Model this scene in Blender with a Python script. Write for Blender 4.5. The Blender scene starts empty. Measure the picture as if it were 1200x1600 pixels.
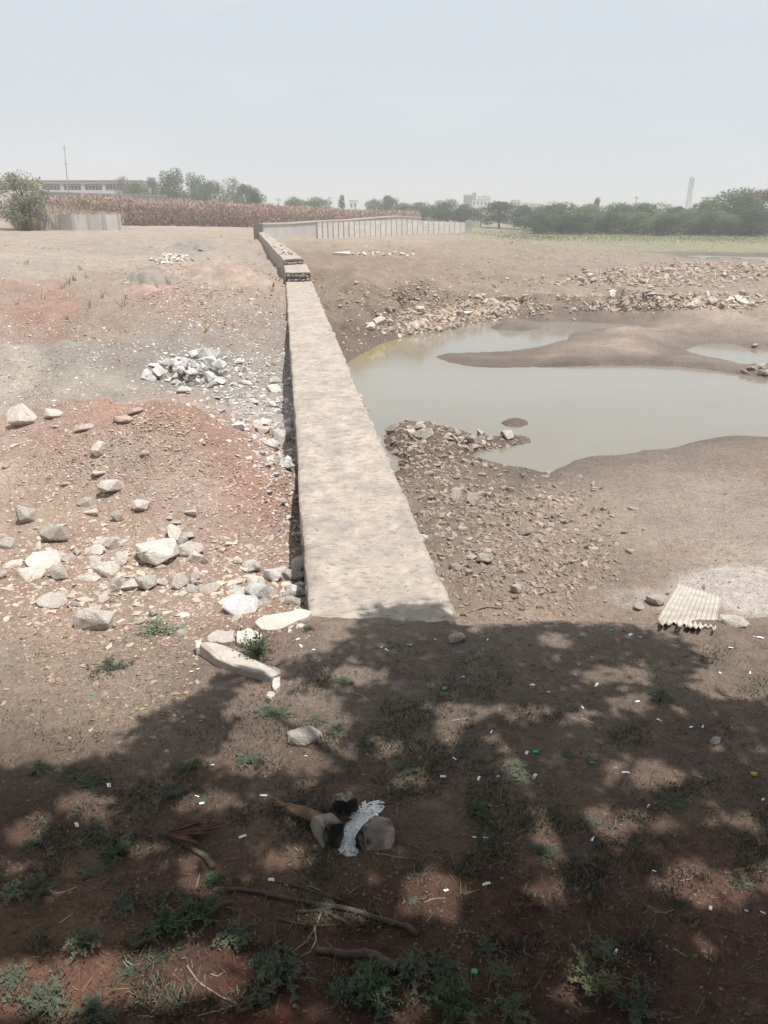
import bpy, bmesh, math, random
import numpy as np
from mathutils import Vector, Matrix, Euler

random.seed(7); rng = np.random.default_rng(7)
SC = bpy.context.scene
COL = SC.collection

# ------------------------------------------------------------------ camera
CAM_H, F_PX, HORIZON = 3.0, 1202.0, 329.0          # photo pixels (1200 x 1600)
PITCH = math.atan((800 - HORIZON) / F_PX)
cam_d = bpy.data.cameras.new('camera'); cam = bpy.data.objects.new('camera', cam_d); COL.objects.link(cam)
cam.location = (0, 0, CAM_H); cam.rotation_euler = (math.pi / 2 - PITCH, 0, 0)
cam_d.sensor_fit = 'VERTICAL'; cam_d.sensor_height = 36.0; cam_d.lens = 18.0 / (800 / F_PX)
cam_d.clip_start = 0.05; cam_d.clip_end = 6000
SC.camera = cam

# ------------------------------------------------------------------ light
SUN = Vector((0.28, -0.10, 1.0)).normalized()
w = bpy.data.worlds.new('World'); SC.world = w; w.use_nodes = True
nt = w.node_tree; nt.nodes.clear()
sky = nt.nodes.new('ShaderNodeTexSky'); sky.sky_type = 'NISHITA'; sky.sun_disc = False
sky.sun_elevation = math.asin(SUN.z); sky.sun_rotation = math.atan2(SUN.x, SUN.y)
sky.air_density = 1.0; sky.dust_density = 4.0; sky.ozone_density = 1.0; sky.altitude = 300
tc = nt.nodes.new('ShaderNodeTexCoord'); mp = nt.nodes.new('ShaderNodeMapping')
mp.inputs['Scale'].default_value = (2.2, 2.2, 9.0)
cn = nt.nodes.new('ShaderNodeTexNoise'); cn.inputs['Scale'].default_value = 1.3; cn.inputs['Detail'].default_value = 6
cr = nt.nodes.new('ShaderNodeMapRange'); cr.inputs[1].default_value = 0.52; cr.inputs[2].default_value = 0.74
cr.inputs[3].default_value = 0.0; cr.inputs[4].default_value = 0.5
veil = nt.nodes.new('ShaderNodeMix'); veil.data_type = 'RGBA'; veil.inputs[0].default_value = 0.9
veil.inputs[7].default_value = (4.82, 5.32, 5.74, 1)      # thin even veil of dust over the whole sky
clo = nt.nodes.new('ShaderNodeMix'); clo.data_type = 'RGBA'; clo.inputs[7].default_value = (5.9, 6.05, 6.2, 1)
bg = nt.nodes.new('ShaderNodeBackground'); bg.inputs[1].default_value = 0.105
wo = nt.nodes.new('ShaderNodeOutputWorld')
L = nt.links.new
L(tc.outputs['Generated'], mp.inputs[0]); L(mp.outputs[0], cn.inputs['Vector']); L(cn.outputs['Fac'], cr.inputs[0])
L(sky.outputs[0], veil.inputs[6]); L(veil.outputs[2], clo.inputs[6]); L(cr.outputs[0], clo.inputs[0])
L(clo.outputs[2], bg.inputs[0]); L(bg.outputs[0], wo.inputs[0])
sd_ = bpy.data.lights.new('sun', 'SUN'); sd_.energy = 4.2; sd_.angle = math.radians(0.55); sd_.color = (1.0, 0.96, 0.91)
sun = bpy.data.objects.new('sun', sd_); COL.objects.link(sun); sun.location = (0, 0, 60)
sun.rotation_euler = SUN.to_track_quat('Z', 'Y').to_euler()
SC.view_settings.view_transform = 'Standard'; SC.view_settings.look = 'None'
SC.view_settings.gamma = 1.0; SC.view_settings.exposure = 0.44; SC.view_settings.use_curve_mapping = False
HAZE = 0.0016
SC.render.engine = 'CYCLES'
SC.cycles.use_denoising = True; SC.cycles.max_bounces = 5; SC.cycles.volume_bounces = 1
SC.cycles.transparent_max_bounces = 4; SC.cycles.caustics_reflective = False; SC.cycles.caustics_refractive = False

# ------------------------------------------------------------------ pixels and numbers
CP, SP = math.cos(PITCH), math.sin(PITCH)
def ray(px, py):
    px = np.asarray(px, float); py = np.asarray(py, float)
    a = (px - 600) / F_PX; b = (800 - py) / F_PX
    return a, CP + b * SP, b * CP - SP                # x, y, z of direction
def at(px, py, z=0.0):
    dx, dy, dz = ray(px, py); t = (z - CAM_H) / dz
    return np.stack([dx * t, dy * t, np.full_like(t, z) if np.ndim(t) else z], -1)
def at_d(px, py, dist):                               # point of a pixel's ray at a ground distance
    dx, dy, dz = ray(px, py); t = dist / math.hypot(dx, dy)
    return Vector((dx * t, dy * t, CAM_H + dz * t))
def proj(x, y, z):
    zc = z - CAM_H
    depth = y * CP - zc * SP; up = y * SP + zc * CP
    depth = np.where(np.abs(depth) < 1e-6, 1e-6, depth)
    return 600 + F_PX * x / depth, 800 - F_PX * up / depth, depth
def sstep(a, b, x):
    t = np.clip((x - a) / (b - a), 0, 1); return t * t * (3 - 2 * t)
_tab = rng.random((256, 256))
def vnoise(x, y):
    xi = np.floor(x).astype(int); yi = np.floor(y).astype(int); fx = x - xi; fy = y - yi
    fx = fx * fx * (3 - 2 * fx); fy = fy * fy * (3 - 2 * fy)
    g = lambda i, j: _tab[i & 255, j & 255]
    return ((g(xi, yi) * (1 - fx) + g(xi + 1, yi) * fx) * (1 - fy) + (g(xi, yi + 1) * (1 - fx) + g(xi + 1, yi + 1) * fx) * fy) * 2 - 1
def fbm(x, y, s, o=4):
    r = 0; a = 1.0; t = 0
    for k in range(o):
        r = r + a * vnoise(x / s * 2 ** k + 17.3 * k, y / s * 2 ** k + 5.1 * k); t += a; a *= 0.5
    return r / t
def in_poly(px, py, poly):
    px = np.asarray(px, float); py = np.asarray(py, float); c = np.zeros(px.shape, bool)
    n = len(poly)
    for i in range(n):
        x0, y0 = poly[i]; x1, y1 = poly[(i + 1) % n]
        if y0 == y1: continue
        c ^= ((y0 > py) != (y1 > py)) & (px < (x1 - x0) * (py - y0) / (y1 - y0) + x0)
    return c
def poly_sd(x, y, poly):                              # signed distance, negative inside
    d = np.full(x.shape, 1e9); n = len(poly)
    for i in range(n):
        a = poly[i]; b = poly[(i + 1) % n]
        ex, ey = b[0] - a[0], b[1] - a[1]; l2 = ex * ex + ey * ey + 1e-12
        t = np.clip(((x - a[0]) * ex + (y - a[1]) * ey) / l2, 0, 1)
        d = np.minimum(d, np.hypot(x - a[0] - t * ex, y - a[1] - t * ey))
    return np.where(in_poly(x, y, poly), -d, d)

# ------------------------------------------------------------------ objects
def mesh_obj(name, verts, faces, mat, parent=None, smooth=False, **props):
    me = bpy.data.meshes.new(name); me.from_pydata([tuple(v) for v in verts], [], [tuple(f) for f in faces])
    me.materials.append(mat)
    if smooth: me.polygons.foreach_set('use_smooth', [True] * len(me.polygons))
    me.update()
    return link(name, me, parent, **props)
def link(name, me, parent=None, **props):
    o = bpy.data.objects.new(name, me); COL.objects.link(o)
    if parent is not None: o.parent = parent
    for k, v in props.items(): o[k] = v
    if 'category' in props: o['kind'] = 'thing'
    return o
def empty(name, loc, **props):
    o = bpy.data.objects.new(name, None); COL.objects.link(o); o.location = loc; o.empty_display_size = 0.2
    for k, v in props.items(): o[k] = v
    if 'category' in props: o['kind'] = 'thing'
    return o
def big_mesh(name, V, Q, mat, smooth=True):           # numpy arrays, all faces with the same corner count
    me = bpy.data.meshes.new(name); k = Q.shape[1]
    me.vertices.add(len(V)); me.vertices.foreach_set('co', np.ascontiguousarray(V, np.float32).ravel())
    me.loops.add(Q.size); me.loops.foreach_set('vertex_index', np.ascontiguousarray(Q, np.int32).ravel())
    me.polygons.add(len(Q)); me.polygons.foreach_set('loop_start', np.arange(0, Q.size, k, dtype=np.int32))
    me.polygons.foreach_set('use_smooth', np.full(len(Q), smooth))
    me.materials.append(mat); me.update(calc_edges=True); me.validate()
    return me
def vcol(me, name, C):                                # per-vertex colour
    a = me.color_attributes.new(name, 'FLOAT_COLOR', 'POINT')
    C4 = np.ones((len(C), 4), np.float32); C4[:, :3] = C; a.data.foreach_set('color', C4.ravel())

# ------------------------------------------------------------------ materials
def lin(c):
    c = np.asarray(c, float) / 255.0
    return np.where(c <= 0.04045, c / 12.92, ((c + 0.055) / 1.055) ** 2.4)
def mat(name, col=(0.3, 0.3, 0.3), rough=0.9, var=0.25, scale=8.0, bump=0.0, bump_scale=None, attr=None, obj_var=0.0,
        spec=0.25, detail=6.0, hue2=None, coords='Object', metallic=0.0):
    m = bpy.data.materials.new(name); m.use_nodes = True; n = m.node_tree.nodes; l = m.node_tree.links.new
    b = n['Principled BSDF']; b.inputs['Roughness'].default_value = rough; b.inputs['Specular IOR Level'].default_value = spec
    b.inputs['Metallic'].default_value = metallic
    t = n.new('ShaderNodeTexCoord'); no = n.new('ShaderNodeTexNoise')
    no.inputs['Scale'].default_value = scale; no.inputs['Detail'].default_value = detail; no.inputs['Roughness'].default_value = 0.62
    l(t.outputs[coords], no.inputs['Vector'])
    if attr:
        a = n.new('ShaderNodeVertexColor'); a.layer_name = attr; base = a.outputs[0]
    else:
        a = n.new('ShaderNodeRGB'); a.outputs[0].default_value = (*col, 1); base = a.outputs[0]
    if hue2 is not None:
        mx = n.new('ShaderNodeMix'); mx.data_type = 'RGBA'; mx.inputs[7].default_value = (*hue2, 1)
        n2 = n.new('ShaderNodeTexNoise'); n2.inputs['Scale'].default_value = scale * 0.31; n2.inputs['Detail'].default_value = 4
        l(t.outputs[coords], n2.inputs['Vector'])
        r2 = n.new('ShaderNodeMapRange'); r2.inputs[1].default_value = 0.4; r2.inputs[2].default_value = 0.65
        l(n2.outputs['Fac'], r2.inputs[0]); l(r2.outputs[0], mx.inputs[0]); l(base, mx.inputs[6]); base = mx.outputs[2]
    mr = n.new('ShaderNodeMapRange'); mr.inputs[1].default_value = 0.25; mr.inputs[2].default_value = 0.75
    mr.inputs[3].default_value = 1 - var; mr.inputs[4].default_value = 1 + var
    l(no.outputs['Fac'], mr.inputs[0]); val = mr.outputs[0]
    if obj_var:
        oi = n.new('ShaderNodeObjectInfo'); mr2 = n.new('ShaderNodeMapRange')
        mr2.inputs[3].default_value = 1 - obj_var; mr2.inputs[4].default_value = 1 + obj_var
        l(oi.outputs['Random'], mr2.inputs[0]); mu = n.new('ShaderNodeMath'); mu.operation = 'MULTIPLY'
        l(val, mu.inputs[0]); l(mr2.outputs[0], mu.inputs[1]); val = mu.outputs[0]
    vm = n.new('ShaderNodeVectorMath'); vm.operation = 'SCALE'; l(base, vm.inputs[0]); l(val, vm.inputs['Scale'])
    l(vm.outputs[0], b.inputs['Base Color'])
    if bump:
        bn = n.new('ShaderNodeTexNoise'); bn.inputs['Scale'].default_value = bump_scale or scale * 2; bn.inputs['Detail'].default_value = 8
        bn.inputs['Roughness'].default_value = 0.65
        l(t.outputs[coords], bn.inputs['Vector']); bp = n.new('ShaderNodeBump'); bp.inputs['Distance'].default_value = bump
        bp.inputs['Strength'].default_value = 1.0; l(bn.outputs['Fac'], bp.inputs['Height']); l(bp.outputs[0], b.inputs['Normal'])
    return m

def ground_material():
    m = bpy.data.materials.new('soil'); m.use_nodes = True; n = m.node_tree.nodes; l = m.node_tree.links.new
    b = n['Principled BSDF']; b.inputs['Specular IOR Level'].default_value = 0.15
    t = n.new('ShaderNodeTexCoord'); a = n.new('ShaderNodeVertexColor'); a.layer_name = 'soil'
    w_ = n.new('ShaderNodeVertexColor'); w_.layer_name = 'wet'
    def noise(s, d=6, r=0.6):
        q = n.new('ShaderNodeTexNoise'); q.inputs['Scale'].default_value = s; q.inputs['Detail'].default_value = d
        q.inputs['Roughness'].default_value = r; l(t.outputs['Object'], q.inputs['Vector']); return q.outputs['Fac']
    def rng_(x, a0, a1, b0, b1):
        q = n.new('ShaderNodeMapRange'); 
        for i, v in enumerate((a0, a1, b0, b1)): q.inputs[i + 1].default_value = v
        l(x, q.inputs[0]); return q.outputs[0]
    def mul(x, y):
        q = n.new('ShaderNodeMath'); q.operation = 'MULTIPLY'; l(x, q.inputs[0]); l(y, q.inputs[1]); return q.outputs[0]
    v = mul(mul(rng_(noise(0.9, 8, 0.7), 0.3, 0.7, 0.80, 1.18), rng_(noise(11, 8, 0.7), 0.3, 0.7, 0.74, 1.24)), rng_(noise(70, 5, 0.7), 0.3, 0.7, 0.72, 1.26))
    vm = n.new('ShaderNodeVectorMath'); vm.operation = 'SCALE'; l(a.outputs[0], vm.inputs[0]); l(v, vm.inputs['Scale'])
    # pale grit: scattered light specks
    vo = n.new('ShaderNodeTexVoronoi'); vo.inputs['Scale'].default_value = 26; l(t.outputs['Object'], vo.inputs['Vector'])
    sp_ = mul(rng_(vo.outputs['Distance'], 0.16, 0.24, 1, 0), rng_(noise(2.3, 4), 0.52, 0.62, 0, 0.55))
    mx = n.new('ShaderNodeMix'); mx.data_type = 'RGBA'; mx.inputs[7].default_value = (0.38, 0.33, 0.28, 1)
    sw = mul(sp_, rng_(w_.outputs[0], 0, 1, 1, 0))
    l(sw, mx.inputs[0]); l(vm.outputs[0], mx.inputs[6]); l(mx.outputs[2], b.inputs['Base Color'])
    l(rng_(w_.outputs[0], 0, 1, 0.95, 0.5), b.inputs['Roughness'])
    add = n.new('ShaderNodeMath'); add.operation = 'ADD'
    l(mul(noise(16, 10, 0.72), rng_(w_.outputs[0], 0, 1, 1, 0.4)), add.inputs[0]); l(rng_(vo.outputs['Distance'], 0, 0.5, 0.35, 0), add.inputs[1])
    bp = n.new('ShaderNodeBump'); bp.inputs['Distance'].default_value = 0.05; bp.inputs['Strength'].default_value = 1.0
    l(add.outputs[0], bp.inputs['Height']); l(bp.outputs[0], b.inputs['Normal'])
    return m

M = {}
M['soil'] = ground_material()
M['gravel'] = mat('loose_stone', attr='tint', var=0.2, scale=25, bump=0.004, bump_scale=60)
M['pale_rock'] = mat('pale_rock', (0.62, 0.56, 0.49), var=0.26, scale=9, bump=0.03, bump_scale=22, obj_var=0.2, hue2=(0.53, 0.465, 0.40))
M['white_rock'] = mat('white_quarry_rock', (0.63, 0.61, 0.585), var=0.32, scale=9, bump=0.03, bump_scale=22, obj_var=0.22, hue2=(0.51, 0.485, 0.455))
M['red_rock'] = mat('reddish_rock', (0.44, 0.32, 0.255), var=0.2, scale=9, bump=0.012, bump_scale=22, obj_var=0.15)
M['dark_rock'] = mat('brown_rock', (0.33, 0.285, 0.245), var=0.25, scale=9, bump=0.012, bump_scale=22, obj_var=0.3, hue2=(0.40, 0.35, 0.295))
M['mortar'] = mat('lime_mortar', (0.405, 0.345, 0.285), var=0.28, scale=6, bump=0.02, bump_scale=18, hue2=(0.325, 0.28, 0.24))
def add_spots(m, scale, col, lo, hi, amt):            # dark worn blotches with a shape of their own
    n = m.node_tree.nodes; l = m.node_tree.links.new; b = n['Principled BSDF']; src = b.inputs['Base Color'].links[0].from_socket
    t = n.new('ShaderNodeTexCoord'); mp_ = n.new('ShaderNodeMapping'); mp_.inputs['Scale'].default_value = scale; q = n.new('ShaderNodeTexNoise'); q.inputs['Scale'].default_value = 1; q.inputs['Detail'].default_value = 5
    q.inputs['Roughness'].default_value = .55; r_ = n.new('ShaderNodeMapRange'); r_.inputs[1].default_value = lo; r_.inputs[2].default_value = hi; r_.inputs[4].default_value = amt; mx = n.new('ShaderNodeMix'); mx.data_type = 'RGBA'; mx.inputs[7].default_value = (*col, 1)
    l(t.outputs['Object'], mp_.inputs[0]); l(mp_.outputs[0], q.inputs['Vector']); l(q.outputs['Fac'], r_.inputs[0]); l(r_.outputs[0], mx.inputs[0]); l(src, mx.inputs[6]); l(mx.outputs[2], b.inputs['Base Color'])
add_spots(M['mortar'], (4, 6, 4), (0.25, 0.205, 0.165), .53, .66, .6); add_spots(M['mortar'], (14, 26, 14), (0.17, 0.14, 0.115), .58, .65, .75)
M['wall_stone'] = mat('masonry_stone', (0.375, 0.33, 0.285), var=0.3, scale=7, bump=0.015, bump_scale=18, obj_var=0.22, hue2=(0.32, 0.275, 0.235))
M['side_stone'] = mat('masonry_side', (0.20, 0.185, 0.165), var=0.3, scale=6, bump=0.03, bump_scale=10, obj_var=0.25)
M['dark_joint'] = mat('dark_joint', (0.07, 0.06, 0.05), var=.3)
M['hearth'] = mat('hearth_stone', attr='tint', var=0.2, scale=14, bump=0.006, bump_scale=40)
M['plaster'] = mat('grey_plaster', (0.50, 0.485, 0.465), var=0.15, scale=0.8, bump=0.01)
M['coping'] = mat('pale_coping', (0.52, 0.49, 0.46), var=0.1, scale=2)
M['panel'] = mat('precast_concrete', (0.60, 0.555, 0.515), var=0.12, scale=1.5, obj_var=0.08)
M['post'] = mat('precast_post', (0.30, 0.28, 0.265), var=0.12, scale=2)
M['paint'] = mat('white_wall_paint', (0.88, 0.88, 0.87), var=0.04, scale=0.6)
M['cream'] = mat('cream_wall_paint', (0.62, 0.57, 0.47), var=0.08, scale=0.6)
M['greyblock'] = mat('grey_render', (0.24, 0.26, 0.28), var=0.1, scale=0.6)
M['glass'] = mat('dark_window', (0.07, 0.08, 0.09), rough=0.3, var=0.1, spec=0.5)
M['roofing'] = mat('roof_sheet', (0.40, 0.40, 0.40), var=0.08, scale=0.5)
M['steel'] = mat('grey_steel', (0.30, 0.31, 0.32), rough=0.6, var=0.1, scale=1)
M['leaf_dark'] = mat('leaf_dark', (0.085, 0.125, 0.06), var=0.35, scale=0.5, obj_var=0.25, rough=0.8)
M['leaf_mid'] = mat('leaf_mid', (0.15, 0.20, 0.095), var=0.35, scale=0.5, obj_var=0.25, rough=0.8)
M['leaf_pale'] = mat('leaf_pale', (0.25, 0.26, 0.175), var=0.3, scale=0.5, obj_var=0.2, rough=0.8)
M['leaf_brown'] = mat('leaf_brown', (0.22, 0.17, 0.125), var=0.3, scale=0.5, obj_var=0.2, rough=0.9)
M['bark'] = mat('bark', (0.13, 0.10, 0.075), var=0.35, scale=12, bump=0.01, bump_scale=30)
M['scrub'] = mat('dry_stalk', attr='tint', var=0.25, scale=3)
M['weed'] = mat('weed_leaf', (0.12, 0.145, 0.095), var=0.35, scale=20, obj_var=0.2, rough=0.75)
M['weed_green'] = mat('weed_leaf_green', (0.075, 0.125, 0.062), var=0.35, scale=20, obj_var=0.15, rough=0.7)
M['weed_pale'] = mat('weed_leaf_pale', (0.21, 0.25, 0.16), var=0.3, scale=20, obj_var=0.15, rough=0.7)
M['weed_yellow'] = mat('weed_leaf_yellow', (0.15, 0.16, 0.085), var=0.3, scale=20, obj_var=0.15, rough=0.8)
M['weed_stem'] = mat('weed_stem', (0.16, 0.15, 0.09), var=0.3, scale=20)
M['dry_twig'] = mat('dry_twig', (0.30, 0.23, 0.16), var=0.3, scale=30, obj_var=0.3)
M['dark_stick'] = mat('dark_stick', (0.09, 0.065, 0.05), var=0.4, scale=25, bump=0.004, bump_scale=60)
M['firewood'] = mat('orange_firewood', (0.36, 0.20, 0.115), var=0.5, scale=14, bump=0.006, bump_scale=40, hue2=(0.12, 0.075, 0.05))
M['ash'] = mat('white_ash', (0.80, 0.80, 0.80), var=0.45, scale=60, bump=0.02, bump_scale=60)
M['litter'] = mat('white_litter', (0.78, 0.78, 0.76), var=0.05, scale=10, rough=0.6)
M['cap_green'] = mat('green_plastic', (0.01, 0.30, 0.16), var=0.05, rough=0.4, spec=0.5)
M['cap_yellow'] = mat('yellow_scrap', (0.42, 0.34, 0.06), var=0.1, rough=0.7)
M['sheet'] = mat('fibre_cement_sheet', (0.46, 0.42, 0.365), var=0.3, scale=6, bump=0.004, bump_scale=50, hue2=(0.36, 0.31, 0.255))
M['frond'] = mat('dead_frond', (0.10, 0.045, 0.03), var=0.35, scale=20)

for k_ in ('leaf_dark', 'leaf_mid', 'leaf_pale', 'leaf_brown', 'weed', 'weed_green', 'weed_pale', 'weed_yellow'):
    nt_ = M[k_].node_tree; pb = nt_.nodes['Principled BSDF']; col_ = pb.inputs['Base Color'].links[0].from_socket; tl = nt_.nodes.new('ShaderNodeBsdfTranslucent'); ms_ = nt_.nodes.new('ShaderNodeMixShader'); ms_.inputs[0].default_value = .35
    out_ = [q_ for q_ in nt_.nodes if q_.type == 'OUTPUT_MATERIAL'][0]; nt_.links.new(col_, tl.inputs[0]); nt_.links.new(pb.outputs[0], ms_.inputs[1]); nt_.links.new(tl.outputs[0], ms_.inputs[2]); nt_.links.new(ms_.outputs[0], out_.inputs[0])
def water_material(rough=.09):
    m = bpy.data.materials.new('murky_water'); m.use_nodes = True; n = m.node_tree.nodes; l = m.node_tree.links.new
    b = n['Principled BSDF']; va = n.new('ShaderNodeVertexColor'); va.layer_name = 'tint'; l(va.outputs[0], b.inputs['Base Color'])
    b.inputs['Roughness'].default_value = rough; b.inputs['IOR'].default_value = 1.33
    t = n.new('ShaderNodeTexCoord'); mp_ = n.new('ShaderNodeMapping'); mp_.inputs['Scale'].default_value = (1.0, 2.5, 1)
    q = n.new('ShaderNodeTexNoise'); q.inputs['Scale'].default_value = 2.2; q.inputs['Detail'].default_value = 3
    bp = n.new('ShaderNodeBump'); bp.inputs['Distance'].default_value = 0.006; bp.inputs['Strength'].default_value = 0.6
    l(t.outputs['Object'], mp_.inputs[0]); l(mp_.outputs[0], q.inputs['Vector']); l(q.outputs['Fac'], bp.inputs['Height']); l(bp.outputs[0], b.inputs['Normal'])
    return m
M['water'] = water_material(); M['rippled_water'] = water_material(.38)

# ------------------------------------------------------------------ terrain heights
WL = -1.2                                            # water level
WALL_PTS = [at(593, 950), at(467, 440)]              # centre line of the stone wall
WALL_PTS += [at(457, 405, 0.6), at(407, 362, 1.2)]
wl = np.array([p[:2] for p in WALL_PTS])
w_dir0 = (wl[1] - wl[0]) / np.linalg.norm(wl[1] - wl[0])
w_start = wl[0] - w_dir0 * 0.6
w_path = np.vstack([wl[0] - w_dir0 * 3, wl[1:], wl[3] + (wl[3] - wl[2]) * 4])
def wall_s(x, y):                                     # + to the right of the wall
    xs = np.interp(y, w_path[:, 1], w_path[:, 0]); return x - xs

FG = [(0,1100,0),(250,1100,0),(0,1300,.03),(0,1590,.05),(300,1300,0),(300,1590,.03),(600,1100,0),(600,1300,0),(600,1590,.02),(900,1100,0),
      (900,1300,0),(900,1590,0),(1200,1100,0),(1200,1300,0),(1200,1590,0),(600,1020,.0),(480,1060,0),(-300,1100,0),(-300,1500,0),(1500,1100,0),(1500,1500,0),(520,985,.0),(700,1010,0)]
LEFT = [(450,1005,-.02),(440,965,-.14),(330,985,-.08),(430,930,-.42),(465,900,-.62),(150,970,-.22),(0,950,-.15),(100,860,-.3),(250,870,-.42),(380,850,-.45),(462,800,-.72),(440,720,-.8),
        (300,720,-.12),(220,690,-.15),(200,770,-.25),(50,760,-.3),(0,700,-.28),(100,668,-.25),(-200,800,-.2),(-200,640,-.5),(100,628,-.75),(300,640,-.45),(20,605,-.75),(425,640,-.85),
        (350,590,-.85),(200,590,-.75),(100,562,-.68),(100,530,.05),(10,562,-.65),(10,532,.1),(220,560,-.7),(220,530,-.1),(-150,540,-.1),(300,525,-.35),(440,570,-.75),(430,510,-.35),(200,500,-.02),(0,480,.15),(300,460,.1),(444,450,-.3),
        (200,430,.3),(0,400,.8),(200,380,.8),(380,400,.15),(425,415,-.1),(400,380,.55),(60,359,1.5),(125,359,1.5),(190,359,1.45),(300,350,1.0),(-150,380,1.2),(-200,350,1.8),(180,352,1.1),(398,372,.6)]
RIGHT = [(750,940,-1.0),(900,900,-1.0),(1100,900,-.88),(1200,880,-.85),(1200,800,-.92),(1000,790,-1.05),(1200,720,-1.08),(1400,760,-.95),(700,860,-.98),(650,760,-1.05),(800,780,-1.08),
         (690,690,-.98),(620,700,-1.1),(500,520,-.35),(560,520,-.85),(560,432,.12),(610,440,.05),(500,430,.1),(650,470,-.3),(540,465,.2),(640,510,-.95),(700,495,-.8),(850,555,-1.13),
         (1000,530,-1.1),(1150,515,-1.05),(1100,492,-1.0),(900,484,-.95),(750,470,-.55),(1050,478,-.85),(1180,478,-.85),(940,450,-.7),(1100,440,-.75),(1180,425,-.6),(1000,425,-.7),
         (850,420,-.35),(760,430,-.15),(800,398,.05),(700,385,.2),(620,392,.2),(500,395,.25),(800,372,.1),(900,385,-.5),(1000,390,-.95),(1130,390,-1.05),(1200,385,-1.0),(1000,365,-.7),(1150,362,-.6),
         (495,378,.3),(580,370,.2),(680,366,-.1),(730,361,-.5),(850,352,-.6),(1400,480,-.8),(1500,600,-.9),(1400,400,-.7)]
FAR = [(30, 250, 1.2), (-60, 220, 2.0), (-150, 300, 2.2), (120, 300, .2), (60, 400, .6), (-60, 500, 1.5), (200, 500, .5), (0, 1200, .8), (-600, 900, 2), (600, 900, 1), (0, 180, .8),
       (70, 190, -.4), (-50, 130, 1.6), (-30, 115, 1.1), (-10, 120, .8), (110, 200, -.4)]
def tps(pts):
    P = []
    for px, py, z in pts:
        p = at(px, py, z); P.append((p[0], p[1], z))
    P += FAR
    P = np.array(P); th = np.arctan2(P[:, 0], P[:, 1]) * 1.6; lr = np.log(np.hypot(P[:, 0], P[:, 1]))
    n = len(P); A = np.zeros((n + 3, n + 3))
    d2 = (th[:, None] - th) ** 2 + (lr[:, None] - lr) ** 2
    A[:n, :n] = 0.5 * d2 * np.log(d2 + 1e-9) + np.eye(n) * 0.002
    A[:n, n] = 1; A[:n, n + 1] = th; A[:n, n + 2] = lr; A[n:, :n] = A[:n, n:].T
    wts = np.linalg.solve(A, np.r_[P[:, 2], 0, 0, 0])
    def f(x, y):
        t = np.arctan2(x, y) * 1.6; r_ = np.log(np.maximum(np.hypot(x, y), 0.5)); out = wts[n] + wts[n + 1] * t + wts[n + 2] * r_
        for k in range(n):
            d = (t - th[k]) ** 2 + (r_ - lr[k]) ** 2; out = out + wts[k] * 0.5 * d * np.log(d + 1e-9)
        return np.clip(out, -1.6, 3.5)
    return f
fL = tps(FG + LEFT); fR = tps([p for p in FG if False] + RIGHT + [(600, 1000, -1.0), (900, 980, -1.0), (1200, 960, -.8), (1500, 980, -.7)])

POND = [(500,600),(548,562),(600,535),(650,522),(690,518),(735,507),(765,502),(800,500),(850,503),(900,502),(960,506),(1010,508),(985,514),(940,516),(895,521),(885,532),(850,541),(800,548),
        (740,551),(700,552),(680,557),(700,566),(730,572),(770,575),(870,573),(940,571),(1000,571),(1060,573),(1110,578),(1160,586),(1200,592),(1300,606),(1420,640),(1350,690),(1250,690),(1200,686),(1150,682),
        (1110,687),(1080,693),(1040,704),(1000,708),(960,715),(905,718),(880,728),(855,741),(810,732),(760,722),(725,713),(745,705),(790,698),(828,691),(826,684),(790,682),(745,682),(715,672),(680,664),
        (640,662),(608,667),(603,680),(606,700),(622,715),(628,735),(610,745),(590,740),(560,690),(500,640)]
ISLE = [(765,512),(790,508),(830,509),(850,513),(820,517),(780,516)]
SPECK = [(784,661),(795,656),(818,656),(828,662),(812,667),(790,666)]
POOL = [(1070,547),(1085,540),(1110,537),(1150,538),(1175,546),(1200,545),(1300,550),(1300,580),(1200,571),(1150,569),(1110,563),(1085,556)]
FARPOOL = [(1035,404),(1080,399),(1130,400),(1200,402),(1320,402),(1320,420),(1200,417),(1150,412),(1110,413),(1080,408)]
wpoly = lambda P: [tuple(at(px, py, WL)[:2]) for px, py in P]
PONDS = [wpoly(POND), wpoly(POOL), wpoly(FARPOOL)]; HOLES = [wpoly(ISLE), wpoly(SPECK)]
EDGE = np.array([tuple(at(px, py, 0.0)[:2]) for px, py in [(560,975),(700,985),(720,999),(780,992),(870,988),(950,990),(1030,1000),(1100,995),(1200,990),(1400,985)]])

BUMPS = [(320,715,-.1,.46,1.6,1.1),(220,730,-.2,.26,1.4,.9),(400,790,-.5,.2,.9,.9),(360,440,.1,.55,2.6,2.6),(430,470,-.2,.35,1.6,2.0),(240,446,.2,.2,3.2,2.2),(120,500,0,.25,3.5,1.4),(300,500,-.1,.22,3.0,1.2),(60,440,.3,.3,5,3),(10,350,1.6,1.6,7,8),(150,740,-.2,.12,1.2,1.0),(420,800,-.6,.12,.7,1.0),(40,662,-.2,.28,2.0,.6),(180,668,-.2,.16,1.2,.7),(1060,470,-.5,.75,6,1.3),(1120,435,-.5,.8,9,2.2),(900,440,-.5,.45,4,2),(640,505,-.6,.5,2.2,1.2),(760,470,-.4,.45,3,1.5),
         (700,470,-.4,.3,3,1.5),(690,675,-1.0,.12,1.3,.4),(820,395,0,.3,6,6),(960,375,-.4,.5,14,5),(560,440,.0,.25,2.0,4.0)]
BUMPS = [(*at(px, py, z)[:2], h, sx, sy) for px, py, z, h, sx, sy in BUMPS]

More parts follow.
